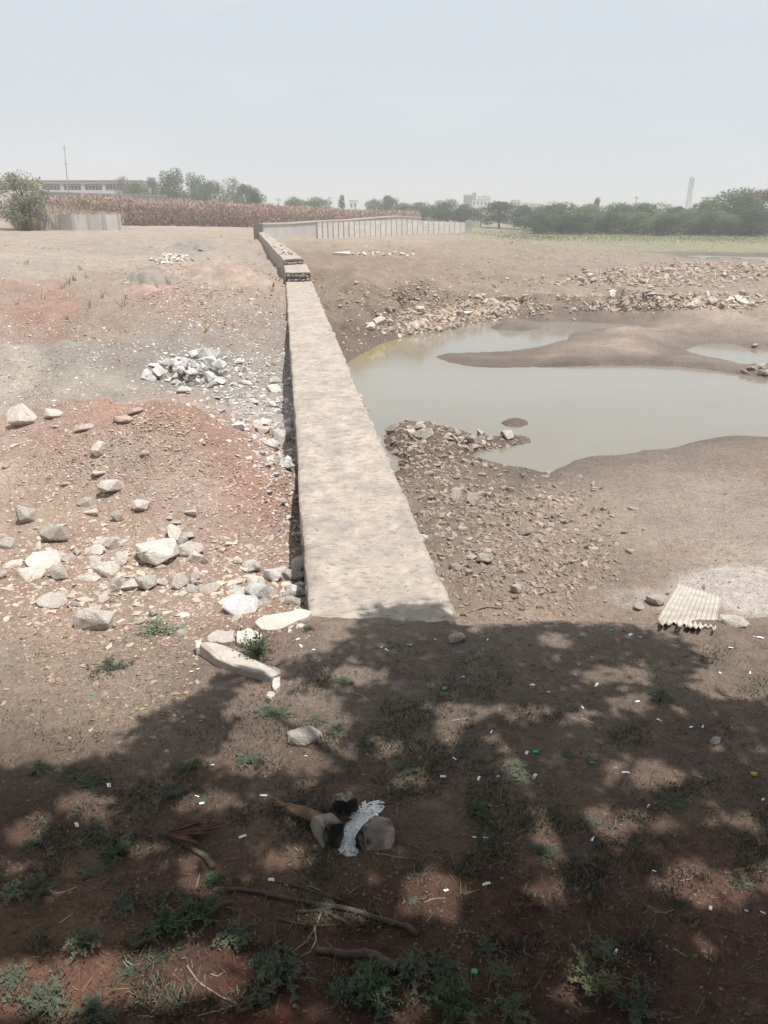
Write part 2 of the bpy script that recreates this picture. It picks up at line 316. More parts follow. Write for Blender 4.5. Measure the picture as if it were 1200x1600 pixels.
def height(x, y):
    r = np.hypot(x, y); s = wall_s(x, y)
    zl = fL(x, y); zr = fR(x, y)
    sdw = np.full(x.shape, 1e9)
    for P in PONDS: sdw = np.minimum(sdw, poly_sd(x, y, P))
    for P in HOLES: sdw = np.maximum(sdw, -poly_sd(x, y, P))
    sdw = sdw + (0.10 * fbm(x + 3, y, .9, 4) + .04 * fbm(x, y, .2, 3)) * sstep(0, 12, 26 - y) * np.clip(1 - np.abs(sdw) / 2, 0, 1)
    n1 = fbm(x, y, 1.7, 5); n2 = fbm(x + 40, y, 0.28, 4); n3 = fbm(x, y + 90, 9.0, 4); n4 = fbm(x - 30, y + 9, 0.075, 3)
    for bx, by, h, sx, sy in BUMPS:
        b_ = h * np.exp(-((x - bx) / sx) ** 2 - ((y - by) / sy) ** 2); left = bx < np.interp(by, w_path[:, 1], w_path[:, 0])
        if left: zl = zl + b_
        else: zr = zr + b_
    roughL = 0.085 * sstep(4.5, 7, y) + .13 * sstep(9, 14, y) * (1 - sstep(50, 70, y)); fgm = 1 - sstep(4.6, 6.0, y)
    zl = zl + .09 * (1 - np.abs(fbm(x - 4, y + 8, 1.5, 5)) * 2.4) * sstep(6, 9, y) * (1 - sstep(45, 70, y)) + n1 * roughL + n2 * (0.022 + .022 * sstep(5, 7, y)) + n3 * (0.16 * sstep(14, 30, r) * (1 - sstep(60, 75, r)) + .05 * sstep(20, 60, r)) + n4 * 0.008
    # basin: flat mud near the water, rough elsewhere
    flat = np.where(y < 20, sstep(0.2, 3.5, sdw), sstep(.1, 1.6, sdw))
    rid = 1 - np.abs(fbm(x + 7, y - 3, 2.6, 5)) * 2.2
    zr = zr + (n1 * (0.07 + .16 * sstep(22, 30, r) * (1 - sstep(65, 100, r))) + n3 * 0.12 * sstep(20, 50, r) + rid * .26 * sstep(22, 30, r) * (1 - sstep(70, 110, r))) * flat
    lowland = WL + 0.012 + 0.03 * np.clip(sdw, 0, 8)
    zr = np.where(sdw > 0, np.maximum(np.minimum(zr, WL + 0.02 + sdw * np.clip(.5 + .5 * n1 + .35 * fbm(x + 5, y, .8, 4), .08, 1.4)), lowland), np.minimum(zr, WL - 0.015 - 0.22 * np.minimum(-sdw, 2.5)))
    zr = np.where(sdw > 0, zr, WL - 0.01 - 0.18 * np.minimum(-sdw, 3.0))
    zr = zr + (n2 * (0.018 + .03 * np.exp(-((s - 1.2) / 1.6) ** 2)) + n4 * 0.01) * sstep(-0.1, 0.6, sdw)
    e = np.interp(x, EDGE[:, 0], EDGE[:, 1]) + 0.10 * n1
    wd = np.interp(x, [0.5, 2.2, 3.5], [1.25, 1.3, 1.9])
    zf = 0.0 + n1 * 0.02 + n2 * 0.02 + n4 * 0.009
    k = sstep(0, 1, (y - e) / wd); zr = zf * (1 - k) + zr * k
    hw = 0.42 + np.maximum(0, y - 72) * 0.5
    t = sstep(-1, 1, s / hw); t = np.where(y < 4.6, sstep(-1, 1, s / (hw + (4.6 - y) * 3)), t)
    z = zl * (1 - t) + zr * t
    # soil lapping over the near end of the wall
    lap = (1 - sstep(4.9, 5.75, y + 0.25 * n1)) * sstep(-1.6, -0.9, s); z = np.where(lap > 0, np.maximum(z, (z * (1 - lap) + (0.035 + 0.02 * n2) * lap)), z)
    wt = np.interp(y, [wl[1, 1] + .1, wl[1, 1] + .5, 43, 44, 74], [0, .35, .4, .6, 1.15]); near = (y > 5.9) & (y < 76)
    z = np.where(near & (np.abs(s) < 3), np.minimum(z, wt - .15 + .55 * np.maximum(np.abs(s) - .6, 0)), z)
    # road embankment under the viewer
    bank = 1.45 * (1 - sstep(0.2, 1.9, y)); z = np.where(y < 2.0, np.maximum(z, bank + zf - 0.02), z)
    return z, sdw

# polar sheet round the viewpoint: fine where the photograph is fine, out to the horizon
AZ = np.radians(np.r_[np.linspace(-180, -60, 25)[:-1], np.linspace(-60, -31, 60)[:-1], np.linspace(-31, 31, 440), np.linspace(31, 60, 60)[1:], np.linspace(60, 180, 25)[1:]])
RR = np.r_[np.geomspace(0.25, 1.6, 14)[:-1], np.geomspace(1.6, 60, 560)[:-1], np.geomspace(60, 260, 110)[:-1], np.geomspace(260, 1500, 30)]
AA, RG = np.meshgrid(AZ, RR, indexing='ij'); GX = RG * np.sin(AA); GY = RG * np.cos(AA)
GZ, SDW = height(GX, GY)
NA, NR = GX.shape
_az_idx = np.arange(NA)
def hit(px, py):                                      # where a pixel's ray first meets the ground
    px = np.atleast_1d(np.asarray(px, float)); py = np.atleast_1d(np.asarray(py, float))
    dx, dy, dz = ray(px, py); az = np.arctan2(dx, dy); tn = dz / np.hypot(dx, dy)
    i = np.clip(np.round(np.interp(az, AZ, _az_idx)).astype(int), 0, NA - 1)
    out = np.zeros((len(px), 3))
    for s in range(0, len(px), 2000):
        sl = slice(s, s + 2000); hz = GZ[i[sl]]; line = CAM_H + RR[None, :] * tn[sl, None]
        below = line <= hz; below[:, :12] = False; k = below.argmax(1); k = np.where(below.any(1), k, NR - 2); k = np.maximum(k, 1)
        q = np.arange(len(k)); g0 = line[q, k - 1] - hz[q, k - 1]; g1 = line[q, k] - hz[q, k]
        f = np.clip(g0 / np.where(np.abs(g0 - g1) < 1e-9, 1, g0 - g1), 0, 1); r_ = RR[k - 1] * (1 - f) + RR[k] * f
        out[sl] = np.stack([r_ * np.sin(az[sl]), r_ * np.cos(az[sl]), hz[q, k - 1] * (1 - f) + hz[q, k] * f], -1)
    return out
def zat(x, y):                                        # ground height under any point (bilinear on the sheet)
    x = np.atleast_1d(np.asarray(x, float)); y = np.atleast_1d(np.asarray(y, float))
    a = np.interp(np.arctan2(x, y), AZ, _az_idx); r_ = np.interp(np.hypot(x, y), RR, np.arange(NR))
    i = np.clip(a.astype(int), 0, NA - 2); j = np.clip(r_.astype(int), 0, NR - 2); fa = a - i; fr = r_ - j
    return (GZ[i, j] * (1 - fa) + GZ[i + 1, j] * fa) * (1 - fr) + (GZ[i, j + 1] * (1 - fa) + GZ[i + 1, j + 1] * fa) * fr
def hit1(px, py):
    return Vector(hit(px, py)[0])

# ------------------------------------------------------------------ soil colours (what the soil itself is: dust, murrum, mud, grass litter)
ZONES_L = [(50,480,205,190,172),(200,450,202,187,168),(300,400,198,182,163),(80,545,192,158,136),(250,545,195,172,152),(30,600,206,195,178),(100,630,192,183,166),(330,600,180,172,163),(200,590,178,170,158),
           (420,660,205,198,190),(440,560,185,172,158),(250,700,196,160,138),(340,690,198,160,138),(400,800,190,152,130),(440,860,188,152,131),(150,780,195,165,144),(60,820,205,182,163),(100,900,200,176,155),
           (250,850,208,186,165),(350,900,202,180,162),(150,1030,172,146,120),(60,1100,170,142,114),(300,1100,160,134,108),(400,1000,180,140,118),(430,1170,168,140,110),(200,360,205,180,160),(100,380,200,182,160),
           (400,420,200,182,163),(430,480,196,174,154),(300,350,205,180,160),(20,700,195,170,150),(30,350,190,150,120)]
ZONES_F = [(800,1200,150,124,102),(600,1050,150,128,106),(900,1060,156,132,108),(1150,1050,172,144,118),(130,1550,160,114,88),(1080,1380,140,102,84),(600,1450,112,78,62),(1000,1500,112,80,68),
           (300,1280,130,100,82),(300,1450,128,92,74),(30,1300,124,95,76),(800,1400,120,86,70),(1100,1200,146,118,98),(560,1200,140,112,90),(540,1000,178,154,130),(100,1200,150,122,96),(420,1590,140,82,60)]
ZONES_R = [(900,800,192,171,151),(1100,780,196,178,160),(720,800,160,143,128),(680,720,156,140,124),(800,900,184,163,144),(1160,915,222,208,192),(1000,950,192,169,148),(1150,700,180,160,142),(850,980,190,166,144),
           (800,560,160,142,126),(1000,540,168,150,134),(950,532,200,180,160),(860,520,196,176,156),(1080,523,198,178,158),(1120,500,204,184,164),(900,490,188,168,148),(560,440,176,152,128),(600,480,180,158,136),(520,520,172,150,128),(700,480,178,158,138),(900,430,182,164,146),(700,390,190,171,150),
           (850,378,176,163,138),(980,362,150,152,116),(1100,358,150,152,116),(1190,365,158,155,122),(850,355,160,154,122),(1000,398,184,168,150),(1150,450,182,164,146),(620,380,196,176,152),(760,410,182,163,140),(1180,500,186,166,148)]
def zone_col(zs, x, y):
    P = np.array([at(a, b, 0.0 if b > 980 else (-0.3 if zs is ZONES_L else -0.9))[:2] if b > 420 else at(a, b, 0.3)[:2] for a, b, *_ in zs]); C = lin(np.array([z[2:] for z in zs]))
    t = np.arctan2(x, y) * 1.6; lr = np.log(np.maximum(np.hypot(x, y), .5)); pt = np.arctan2(P[:, 0], P[:, 1]) * 1.6; pl = np.log(np.hypot(P[:, 0], P[:, 1]))
    num = np.zeros(x.shape + (3,)); den = np.zeros(x.shape)
    for k in range(len(P)):
        ww = 1 / (((t - pt[k]) ** 2 + (lr - pl[k]) ** 2) ** 1.6 + 1e-4); num += ww[..., None] * C[k]; den += ww
    return num / den[..., None]
jx = GX + fbm(GX, GY, 2.0, 4) * 0.14 * RG; jy = GY + fbm(GX + 60, GY, 2.0, 4) * 0.14 * RG
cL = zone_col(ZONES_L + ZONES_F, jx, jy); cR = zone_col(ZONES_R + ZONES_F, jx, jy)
s_ = wall_s(GX, GY); tt = sstep(-1, 1, s_ / (0.42 + np.maximum(0, GY - 72) * .5 + np.maximum(0, 5.2 - GY) * 3))
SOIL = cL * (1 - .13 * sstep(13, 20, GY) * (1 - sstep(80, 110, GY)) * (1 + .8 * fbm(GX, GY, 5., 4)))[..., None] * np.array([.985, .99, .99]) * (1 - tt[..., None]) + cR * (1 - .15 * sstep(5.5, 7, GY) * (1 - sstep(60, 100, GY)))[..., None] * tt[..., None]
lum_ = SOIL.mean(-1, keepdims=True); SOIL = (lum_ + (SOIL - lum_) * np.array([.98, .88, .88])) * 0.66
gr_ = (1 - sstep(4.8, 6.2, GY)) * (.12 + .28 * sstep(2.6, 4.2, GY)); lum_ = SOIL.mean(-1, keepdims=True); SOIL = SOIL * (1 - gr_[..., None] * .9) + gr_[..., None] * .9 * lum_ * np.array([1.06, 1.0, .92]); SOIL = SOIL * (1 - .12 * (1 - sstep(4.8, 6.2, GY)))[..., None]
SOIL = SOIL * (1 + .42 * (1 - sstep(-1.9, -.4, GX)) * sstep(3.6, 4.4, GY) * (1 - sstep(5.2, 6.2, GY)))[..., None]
pc_ = at(1170, 915, -.8); pp_ = sstep(.1, .6, 1 - ((GX - pc_[0]) / 1.5) ** 2 - ((GY - pc_[1]) / .75) ** 2 + .7 * fbm(GX, GY, .8, 4)) * .8; SOIL = SOIL * (1 - pp_[..., None]) + pp_[..., None] * np.array([.50, .445, .40])
patch = sstep(0.1, 0.5, fbm(GX + 9, GY + 3, 0.9, 5)) * 0.5
SOIL = SOIL * (1 - patch[..., None]) + patch[..., None] * SOIL * np.array([1.14, 1.06, .98])
red = sstep(0.2, 0.55, fbm(GX - 15, GY + 33, 1.3, 5)) * (s_ < 0) * sstep(5, 7, GY) * (1 - sstep(14, 22, GY)) * 0.28
SOIL = SOIL * (1 - red[..., None]) + red[..., None] * np.array([0.31, 0.215, 0.165])
WET = (1 - sstep(0.05, 1.1 + 0.05 * RG, SDW + 0.5 * fbm(GX, GY, 1.2, 4))) * (s_ > 0) * sstep(6.5, 8, GY)
SOIL = SOIL * (1 - 0.45 * WET[..., None])
idx = np.arange(NA * NR).reshape(NA, NR)
Q = np.stack([idx[:-1, :-1].ravel(), idx[:-1, 1:].ravel(), idx[1:, 1:].ravel(), idx[1:, :-1].ravel()], -1)[:, ::-1]
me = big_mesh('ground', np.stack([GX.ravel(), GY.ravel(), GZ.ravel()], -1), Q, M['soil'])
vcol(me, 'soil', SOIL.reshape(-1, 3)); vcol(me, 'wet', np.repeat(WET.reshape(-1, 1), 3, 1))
link('ground', me, kind='structure', label='dusty bare ground with red murrum heaps and a dried basin')

def water_sheet(name, poly, step, label):             # cells of a flat sheet, reaching a little under the mud round the shore
    P = np.array(poly); x0, y0 = P.min(0) - .6; x1, y1 = P.max(0) + .6
    xs = np.arange(x0, x1, step); ys = np.arange(y0, y1, step); X_, Y_ = np.meshgrid(xs, ys, indexing='ij')
    ok = poly_sd(X_, Y_, poly) < 0.35 + step * .5; ii = np.arange(X_.size).reshape(X_.shape)
    keep = ok[:-1, :-1] & ok[1:, :-1] & ok[1:, 1:] & ok[:-1, 1:]
    q = np.stack([ii[:-1, :-1][keep], ii[1:, :-1][keep], ii[1:, 1:][keep], ii[:-1, 1:][keep]], -1)
    used, inv = np.unique(q, return_inverse=True)
    V = np.stack([X_.ravel(), Y_.ravel(), np.full(X_.size, WL)], -1)[used]
    me = big_mesh(name, V, inv.reshape(q.shape), M['water' if step < .5 else 'rippled_water']); sh = poly_sd(V[:, 0], V[:, 1], poly); yc = at(585, 545, WL)      # cloudy beige, bank's yellow reflection painted into the shallow corner, muddy rim
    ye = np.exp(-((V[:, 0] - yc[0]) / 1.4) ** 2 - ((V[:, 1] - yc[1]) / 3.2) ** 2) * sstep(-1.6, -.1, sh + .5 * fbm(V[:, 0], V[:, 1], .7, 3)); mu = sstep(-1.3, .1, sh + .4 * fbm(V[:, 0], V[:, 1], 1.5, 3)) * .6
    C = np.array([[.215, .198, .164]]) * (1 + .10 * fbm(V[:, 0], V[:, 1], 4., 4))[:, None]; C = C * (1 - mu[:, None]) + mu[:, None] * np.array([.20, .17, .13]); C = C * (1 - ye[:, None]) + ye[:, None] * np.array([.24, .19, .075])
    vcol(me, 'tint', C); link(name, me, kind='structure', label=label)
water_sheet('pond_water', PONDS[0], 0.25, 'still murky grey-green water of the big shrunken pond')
water_sheet('pool_water', PONDS[1], 0.25, 'small bright pool cut off from the pond at its far side')
water_sheet('pool_water', PONDS[2], 1.0, 'thin strip of far water beyond the stone ridges')

# ------------------------------------------------------------------ rock shapes
def hull_rock(n, flat=(1, 1, 1), sub=0, jit=0.0):
    bm = bmesh.new(); pts = rng.normal(size=(n, 3)); pts /= np.linalg.norm(pts, axis=1)[:, None]; pts *= rng.uniform(.78, 1.05, (n, 1)); pts *= 0.5 * np.array(flat)
    for p in pts: bm.verts.new(p)
    bmesh.ops.convex_hull(bm, input=bm.verts[:])
    loose = [v for v in bm.verts if not v.link_faces]; bmesh.ops.delete(bm, geom=loose, context='VERTS')
    if sub:
        lim = [max(abs(v.co[i]) for v in bm.verts) for i in range(3)]
        bmesh.ops.bevel(bm, geom=bm.edges[:], offset=0.03, segments=2, affect='EDGES', profile=.6)
        for v in bm.verts:
            for i in range(3): v.co[i] = max(-lim[i], min(lim[i], v.co[i]))
        bmesh.ops.triangulate(bm, faces=bm.faces[:])
        bmesh.ops.subdivide_edges(bm, edges=bm.edges[:], cuts=sub, use_grid_fill=True)
        for v in bm.verts:
            c = v.co; d = math.sin(c.x * 17 + 3 * c.y * 4) * math.sin(c.y * 13 + 2) * math.sin(c.z * 15 + 1)
            v.co += v.co.normalized() * (d * jit + random.uniform(-1, 1) * jit * .25)
    bmesh.ops.triangulate(bm, faces=bm.faces[:])
    lo = min(v.co.z for v in bm.verts)
    for v in bm.verts: v.co.z -= lo
    me = bpy.data.meshes.new('rock'); bm.to_mesh(me); bm.free()
    return me
PROTO = [hull_rock(random.choice((9, 11, 13, 15)), (1, random.uniform(.6, .95), random.uniform(.4, .8))) for _ in range(14)]
MID = [hull_rock(random.choice((11, 13, 15)), (1, random.uniform(.6, .9), random.uniform(.45, .75)), 1, .012) for _ in range(10)]
SLAB = [hull_rock(random.choice((10, 12, 14)), (1, random.uniform(.5, .8), random.uniform(.16, .26)), 1, .008) for _ in range(6)]
_mm = {}
def with_mat(me, m):
    k = (me.name, m.name)
    if k not in _mm:
        c = me.copy(); c.materials.clear(); c.materials.append(m); _mm[k] = c
    return _mm[k]
def rock_at(p, size, me, m, name='rock', rz=None, tilt=.18, sink=.26, sc=None, **props):
    o = link(name, with_mat(me, m), **props)
    h = max(v.co.z for v in me.vertices)
    s = Vector((size, size, size)) if sc is None else Vector(sc) * size
    o.scale = s; o.rotation_euler = (random.uniform(-tilt, tilt), random.uniform(-tilt, tilt), random.uniform(0, 6.28) if rz is None else rz)
    o.location = (p[0], p[1], p[2] - h * s.z * sink); return o
def px_size(p, npx):                                  # metres that npx photo pixels span at p
    return npx / F_PX * float(proj(p[0], p[1], p[2])[2])

def stuff_stones(name, P, S, C, label, flat=1.0):     # thousands of loose stones in one mesh
    protos = []
    for k in range(8):
        m_ = hull_rock(11 if k < 5 else 14, (1, .85, .75)); v = np.array([w_.co for w_ in m_.vertices]); f = np.array([list(p.vertices) for p in m_.polygons]); protos.append((v, f)); bpy.data.meshes.remove(m_)
    VV, FF, CC = [], [], []; base = 0; which = rng.integers(0, 8, len(P)); 
    for k in range(8):
        sel = np.where(which == k)[0]
        if not len(sel): continue
        v, f = protos[k]; n = len(sel); a = rng.uniform(0, 6.28, n); ca, sa = np.cos(a), np.sin(a)
        sc = S[sel][:, None] * np.stack([rng.uniform(.85, 1.25, n), rng.uniform(.65, 1.1, n), rng.uniform(.45, .95, n) * flat], -1)
        w3 = v[None] * sc[:, None]; tx = rng.uniform(-.3, .3, n)[:, None]; w3[..., 2] += w3[..., 0] * tx
        x = w3[..., 0] * ca[:, None] - w3[..., 1] * sa[:, None]; y = w3[..., 0] * sa[:, None] + w3[..., 1] * ca[:, None]
        VV.append(np.stack([x + P[sel, 0:1], y + P[sel, 1:2], w3[..., 2] + P[sel, 2:3] - sc[:, 2:3] * .34], -1).reshape(-1, 3))
        FF.append((f[None] + (base + np.arange(n) * len(v))[:, None, None]).reshape(-1, 3)); base += n * len(v)
        CC.append(np.repeat(C[sel], len(v), 0))
    me = big_mesh(name, np.vstack(VV), np.vstack(FF), M['gravel'], smooth=False); vcol(me, 'tint', np.vstack(CC))
    return link(name, me, kind='stuff', label=label)
def scatter(poly, n, dens=None):                      # pixels spread inside a pixel polygon
    P = np.array(poly); x = rng.uniform(P[:, 0].min(), P[:, 0].max(), n * 4); y = rng.uniform(P[:, 1].min(), P[:, 1].max(), n * 4)
    k = in_poly(x, y, poly); x, y = x[k], y[k]
    if dens is not None:
        k = rng.random(len(x)) < dens(x, y); x, y = x[k], y[k]
    return x[:n], y[:n]

# ------------------------------------------------------------------ the long stone wall
wall = empty('stone_wall', (w_start[0], w_start[1], 0), category='wall', label='long straight stone and mortar dam wall running from the shade to the far fence')
def world(o):
    m = Matrix.LocRotScale(o.location, o.rotation_euler, o.scale); return m if o.parent is None else world(o.parent) @ o.matrix_parent_inverse @ m
def put(o, parent):                                   # keep world coordinates under a moved parent
    o.parent = parent; o.matrix_parent_inverse = world(parent).inverted(); return o
n0 = np.array([w_dir0[1], -w_dir0[0]])                # to the right
HALF = 0.585
def rail(s):                                          # point on the centre line
    return w_start + w_dir0 * s
LEN1 = float(np.linalg.norm(wl[1] - w_start))
def worley(x, y, seed=0):
    xi = np.floor(x).astype(int); yi = np.floor(y).astype(int); best = np.full(x.shape, 9.0); sec = best.copy(); cid = np.zeros(x.shape)
    for i in (-1, 0, 1):
        for j in (-1, 0, 1):
            a = _tab[(xi + i + seed) & 255, (yi + j) & 255]; b = _tab[(yi + j + 91) & 255, (xi + i + 37 + seed) & 255]
            d = np.hypot(xi + i + a - x, yi + j + b - y); nb = d < best
            sec = np.where(nb, best, np.minimum(sec, d)); cid = np.where(nb, a * 7 % 1, cid); best = np.minimum(best, d)
    return best, sec, cid
st = [0.0]
while st[-1] < LEN1: st.append(st[-1] + max(0.035, 0.004 * (st[-1] + 5)))
st = np.array(st); st[-1] = LEN1
cx = np.r_[-1, -1, np.linspace(-1, 1, 46), 1, 1]; dz_row = np.r_[-1.6, -0.1, np.zeros(46), -0.1, -1.6]
Sg, Cg = np.meshgrid(st, cx, indexing='ij'); nrow = len(cx)
lo_ = HALF + 0.03 * fbm(st * 1.0, st * 0 + 3, .8, 4); ro_ = HALF + 0.04 * fbm(st, st * 0 + 40, 1.1, 5) + 0.02 * fbm(st, st * 0 + 70, .2, 3)
off = np.where(Cg < 0, Cg * lo_[:, None], Cg * ro_[:, None])
WX = w_start[0] + w_dir0[0] * Sg + n0[0] * off; WY = w_start[1] + w_dir0[1] * Sg + n0[1] * off
d1, d2, cid = worley(off / 0.30 + 5, Sg / 0.34, 11)
stone = sstep(0.04, 0.22, d2 - d1) * (cid > 0.35)
WZ = dz_row[None, :] + np.where(dz_row[None, :] == 0, 0.009 * stone + 0.011 * fbm(off, Sg, .5, 5) + 0.007 * fbm(off, Sg, .08, 3) - 0.02 * sstep(.9, 1, np.abs(Cg)), 0.0)
ii = np.arange(WX.size).reshape(WX.shape)
q = np.stack([ii[:-1, :-1].ravel(), ii[:-1, 1:].ravel(), ii[1:, 1:].ravel(), ii[1:, :-1].ravel()], -1)
me = big_mesh('wall_top', np.stack([WX.ravel(), WY.ravel(), WZ.ravel()], -1), q[:, ::-1], M['mortar'])
mortar_top = put(link('mortar_top', me), wall)
# flat stones bedded in the mortar, each its own piece
BED = [hull_rock(10, (1, random.uniform(.6, .9), .22), 1, .01) for _ in range(6)]
n_b = 0
for k in range(900):
    s = 0.7 + (LEN1 - 1.5) * random.random() ** 1.7; c = random.uniform(-.86, .9)
    if n_b >= 210: break
    p = rail(s) + n0 * c * HALF; o = link('stone', with_mat(random.choice(BED), M['wall_stone'])); z = random.uniform(.12, .24)
    o.scale = (z * random.uniform(.9, 1.4), z, z * .55); o.rotation_euler = (0, 0, random.uniform(-.5, .5) + math.atan2(n0[1], n0[0])); o.location = (p[0], p[1], -.004 - z * .05)
    put(o, mortar_top); n_b += 1
# ragged edge stones along the water side and the face courses of the other side
for side, cnt in ((1, 120), (-1, 150)):
    for k in range(cnt):
        s = 0.55 + (LEN1 - .6) * ((k + random.random() * .7) / cnt) ** 1.6
        z = random.uniform(.16, .30) * (1 + .012 * s)
        drop = -.10 if side == 1 else random.choice((-.12, -.34, -.58))
        p = rail(s) + n0 * side * (HALF - .035 + (random.uniform(-.05, .035) if side == 1 else random.uniform(-.02, .015)))
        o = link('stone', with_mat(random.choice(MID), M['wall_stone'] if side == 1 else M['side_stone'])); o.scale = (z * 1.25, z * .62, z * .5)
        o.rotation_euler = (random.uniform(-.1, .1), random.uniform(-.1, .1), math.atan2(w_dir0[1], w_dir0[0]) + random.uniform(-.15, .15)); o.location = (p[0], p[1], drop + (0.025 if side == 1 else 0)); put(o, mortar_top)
# far steps: a raised block, then the wall climbing to the fence
def prism(name, foot, tops, m, depth=2.2):            # four corners (near left, near right, far right, far left)
    v = [(p[0], p[1], t) for p, t in zip(foot, tops)] + [(p[0], p[1], min(tops) - depth) for p in foot]
    return v, [(0, 1, 2, 3), (0, 4, 5, 1), (1, 5, 6, 2), (2, 6, 7, 3), (3, 7, 4, 0)]
def rough_prism(name, foot, tops, m, nu=14, nv=40, amp=.05, depth=2.0):
    A, B, C_, D = [np.array((p[0], p[1], t)) for p, t in zip(foot, tops)]
    V = []; F = []; rows = []
    for j in range(nv + 1):
        t = j / nv; l_ = A + (D - A) * t; r_ = B + (C_ - B) * t; row = []
        ring = [l_ - (0, 0, depth)] + [l_ + (r_ - l_) * (i / nu) for i in range(nu + 1)] + [r_ - (0, 0, depth)]
        for i, p in enumerate(ring):
            e = 0 if i in (0, nu + 2) else amp
            p = p + np.array((amp * .6 * float(fbm(np.array(p[0] * 3), np.array(p[1] * 3), 1., 3)), 0, e * float(fbm(np.array(p[0] * 2 + 9), np.array(p[1] * 2), .9, 4)))); row.append(len(V)); V.append(p)
        rows.append(row)
    for j in range(nv):
        for i in range(nu + 2): F.append((rows[j][i], rows[j][i + 1], rows[j + 1][i + 1], rows[j + 1][i]))
    F.append(tuple(rows[0][::-1])); F.append(tuple(rows[-1]))
    return put(mesh_obj(name, V, F, m), wall)
b1 = [at(446, 428, .40), at(487, 428, .40), at(478, 412, .40), at(443, 412, .40)]
e1 = rail(LEN1)
b1[0][:2] = e1 - n0 * HALF * 1.0; b1[1][:2] = e1 + n0 * HALF * .92
block = rough_prism('step_block', [b1[0], b1[1], b1[2], b1[3]], [.40] * 4, M['mortar'], 14, 20, .03)
b2 = [at(442, 405, .68), at(474, 404, .68), at(413, 362, 1.2), at(403, 362, 1.2)]
slope_ = rough_prism('sloping_top', b2, [.68, .68, 1.2, 1.2], M['mortar'], 14, 60, .07)
b3 = [at(402, 362, 1.25), at(411, 362, 1.25)]; 
def face_stones(owner, pl, pr, z0, z1, nx, nz, size, out=.05):
    a_, b_ = np.array(pl) - n0 * .05, np.array(pr) + n0 * .03
    put(mesh_obj('joint_bed', [(a_[0], a_[1] - .035, z0 - .01), (b_[0], b_[1] - .035, z0 - .01), (b_[0], b_[1] - .035, z1), (a_[0], a_[1] - .035, z1), (a_[0], a_[1] + .1, z0 - .01), (b_[0], b_[1] + .1, z0 - .01), (b_[0], b_[1] + .1, z1), (a_[0], a_[1] + .1, z1)], [(0, 1, 2, 3), (3, 2, 6, 7), (0, 3, 7, 4), (1, 5, 6, 2)], M['dark_joint']), owner)
    for j in range(nz):
        for i in range(nx):
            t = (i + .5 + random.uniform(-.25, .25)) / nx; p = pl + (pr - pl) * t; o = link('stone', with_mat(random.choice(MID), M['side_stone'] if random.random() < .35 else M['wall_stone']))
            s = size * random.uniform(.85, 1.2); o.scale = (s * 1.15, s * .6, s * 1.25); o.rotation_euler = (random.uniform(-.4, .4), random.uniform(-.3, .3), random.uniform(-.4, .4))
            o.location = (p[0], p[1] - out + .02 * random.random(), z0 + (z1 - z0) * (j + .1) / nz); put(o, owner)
face_stones(block, b1[0][:2] + n0 * .07, b1[1][:2] - n0 * .05, 0.01, .36, 6, 2, .20, .07)
face_stones(slope_, np.array(b2[0][:2]) + n0 * .1, np.array(b2[1][:2]) - n0 * .05, .40, .62, 6, 1, .22, .07)
for k in range(26):                                   # loose rubble lying on the sloping top
    t = random.random() ** 1.3; u = random.uniform(.12, .9); a_ = np.array(b2[0]) + (np.array(b2[3]) - b2[0]) * t; c_ = np.array(b2[1]) + (np.array(b2[2]) - b2[1]) * t; p = a_ + (c_ - a_) * u
    o = link('stone', with_mat(random.choice(MID), M['wall_stone'] if random.random() < .7 else M['side_stone'])); s = random.uniform(.14, .34); o.scale = (s, s, s * .8); o.rotation_euler = (0, 0, random.uniform(0, 6)); o.location = p - np.array((0, 0, .03)); put(o, slope_)

# ------------------------------------------------------------------ fences far beyond the wall
def wall_run(parent, name, pts, thick, m):            # pts: (x, y, base, top)
    for (xa, ya, ba, ta), (xb, yb, bb, tb) in zip(pts[:-1], pts[1:]):
        d = np.array((xb - xa, yb - ya)); L_ = np.linalg.norm(d); nn = np.array((d[1], -d[0])) / L_ * thick / 2
        v = [(xa + sx * nn[0], ya + sx * nn[1], z) for sx in (-1, 1) for z in (ba, ta)] + [(xb + sx * nn[0], yb + sx * nn[1], z) for sx in (-1, 1) for z in (bb, tb)]
        f = [(0, 1, 3, 2), (4, 6, 7, 5), (0, 4, 5, 1), (2, 3, 7, 6), (1, 5, 7, 3), (0, 2, 6, 4)]
        put(mesh_obj(name, v, f, m), parent)
def top_pts(pxs, dists, drop):
    out = []
    for (px, py), d in zip(pxs, dists):
        p = at_d(px, py, d); out.append((p.x, p.y, min(float(zat(p.x, p.y)[0]), p.z - drop) - .15, p.z))
    return out
pw = top_pts([(407, 351), (450, 350), (495, 347), (545, 344.5), (585, 341), (622, 338.5), (657, 341)], [76, 80, 86, 94, 104, 114, 122], 1.5)
t = empty('plastered_wall', pw[0][:3], category='wall', label='plain grey plastered boundary wall with pale coping behind the slatted concrete fence')
wall_run(t, 'wall_face', pw, .25, M['plaster'])
wall_run(t, 'coping', [(a, b, d, d + .14) for a, b, c, d in pw], .42, M['coping'])
pil = at_d(404, 350, 75); put(mesh_obj('end_pillar', *prism('p', [(pil.x - .45, pil.y - .3), (pil.x + .35, pil.y - .3), (pil.x + .35, pil.y + .4), (pil.x - .45, pil.y + .4)], [pil.z] * 4, None, 1.4), M['side_stone']), t)
PC = [(495, 348, 378, 78), (547, 346, 375, 83), (585, 344.5, 370, 93), (640, 344.5, 368, 104), (685, 346, 366.5, 115), (727, 347.5, 362, 140)]
t = empty('precast_fence', at_d(495, 378, 78), category='fence', label='pale precast concrete panel fence with dark posts beyond the bare ground')
N_P = 28; pcx = np.linspace(495, 727, N_P + 1); A_ = np.array(PC); prev = None
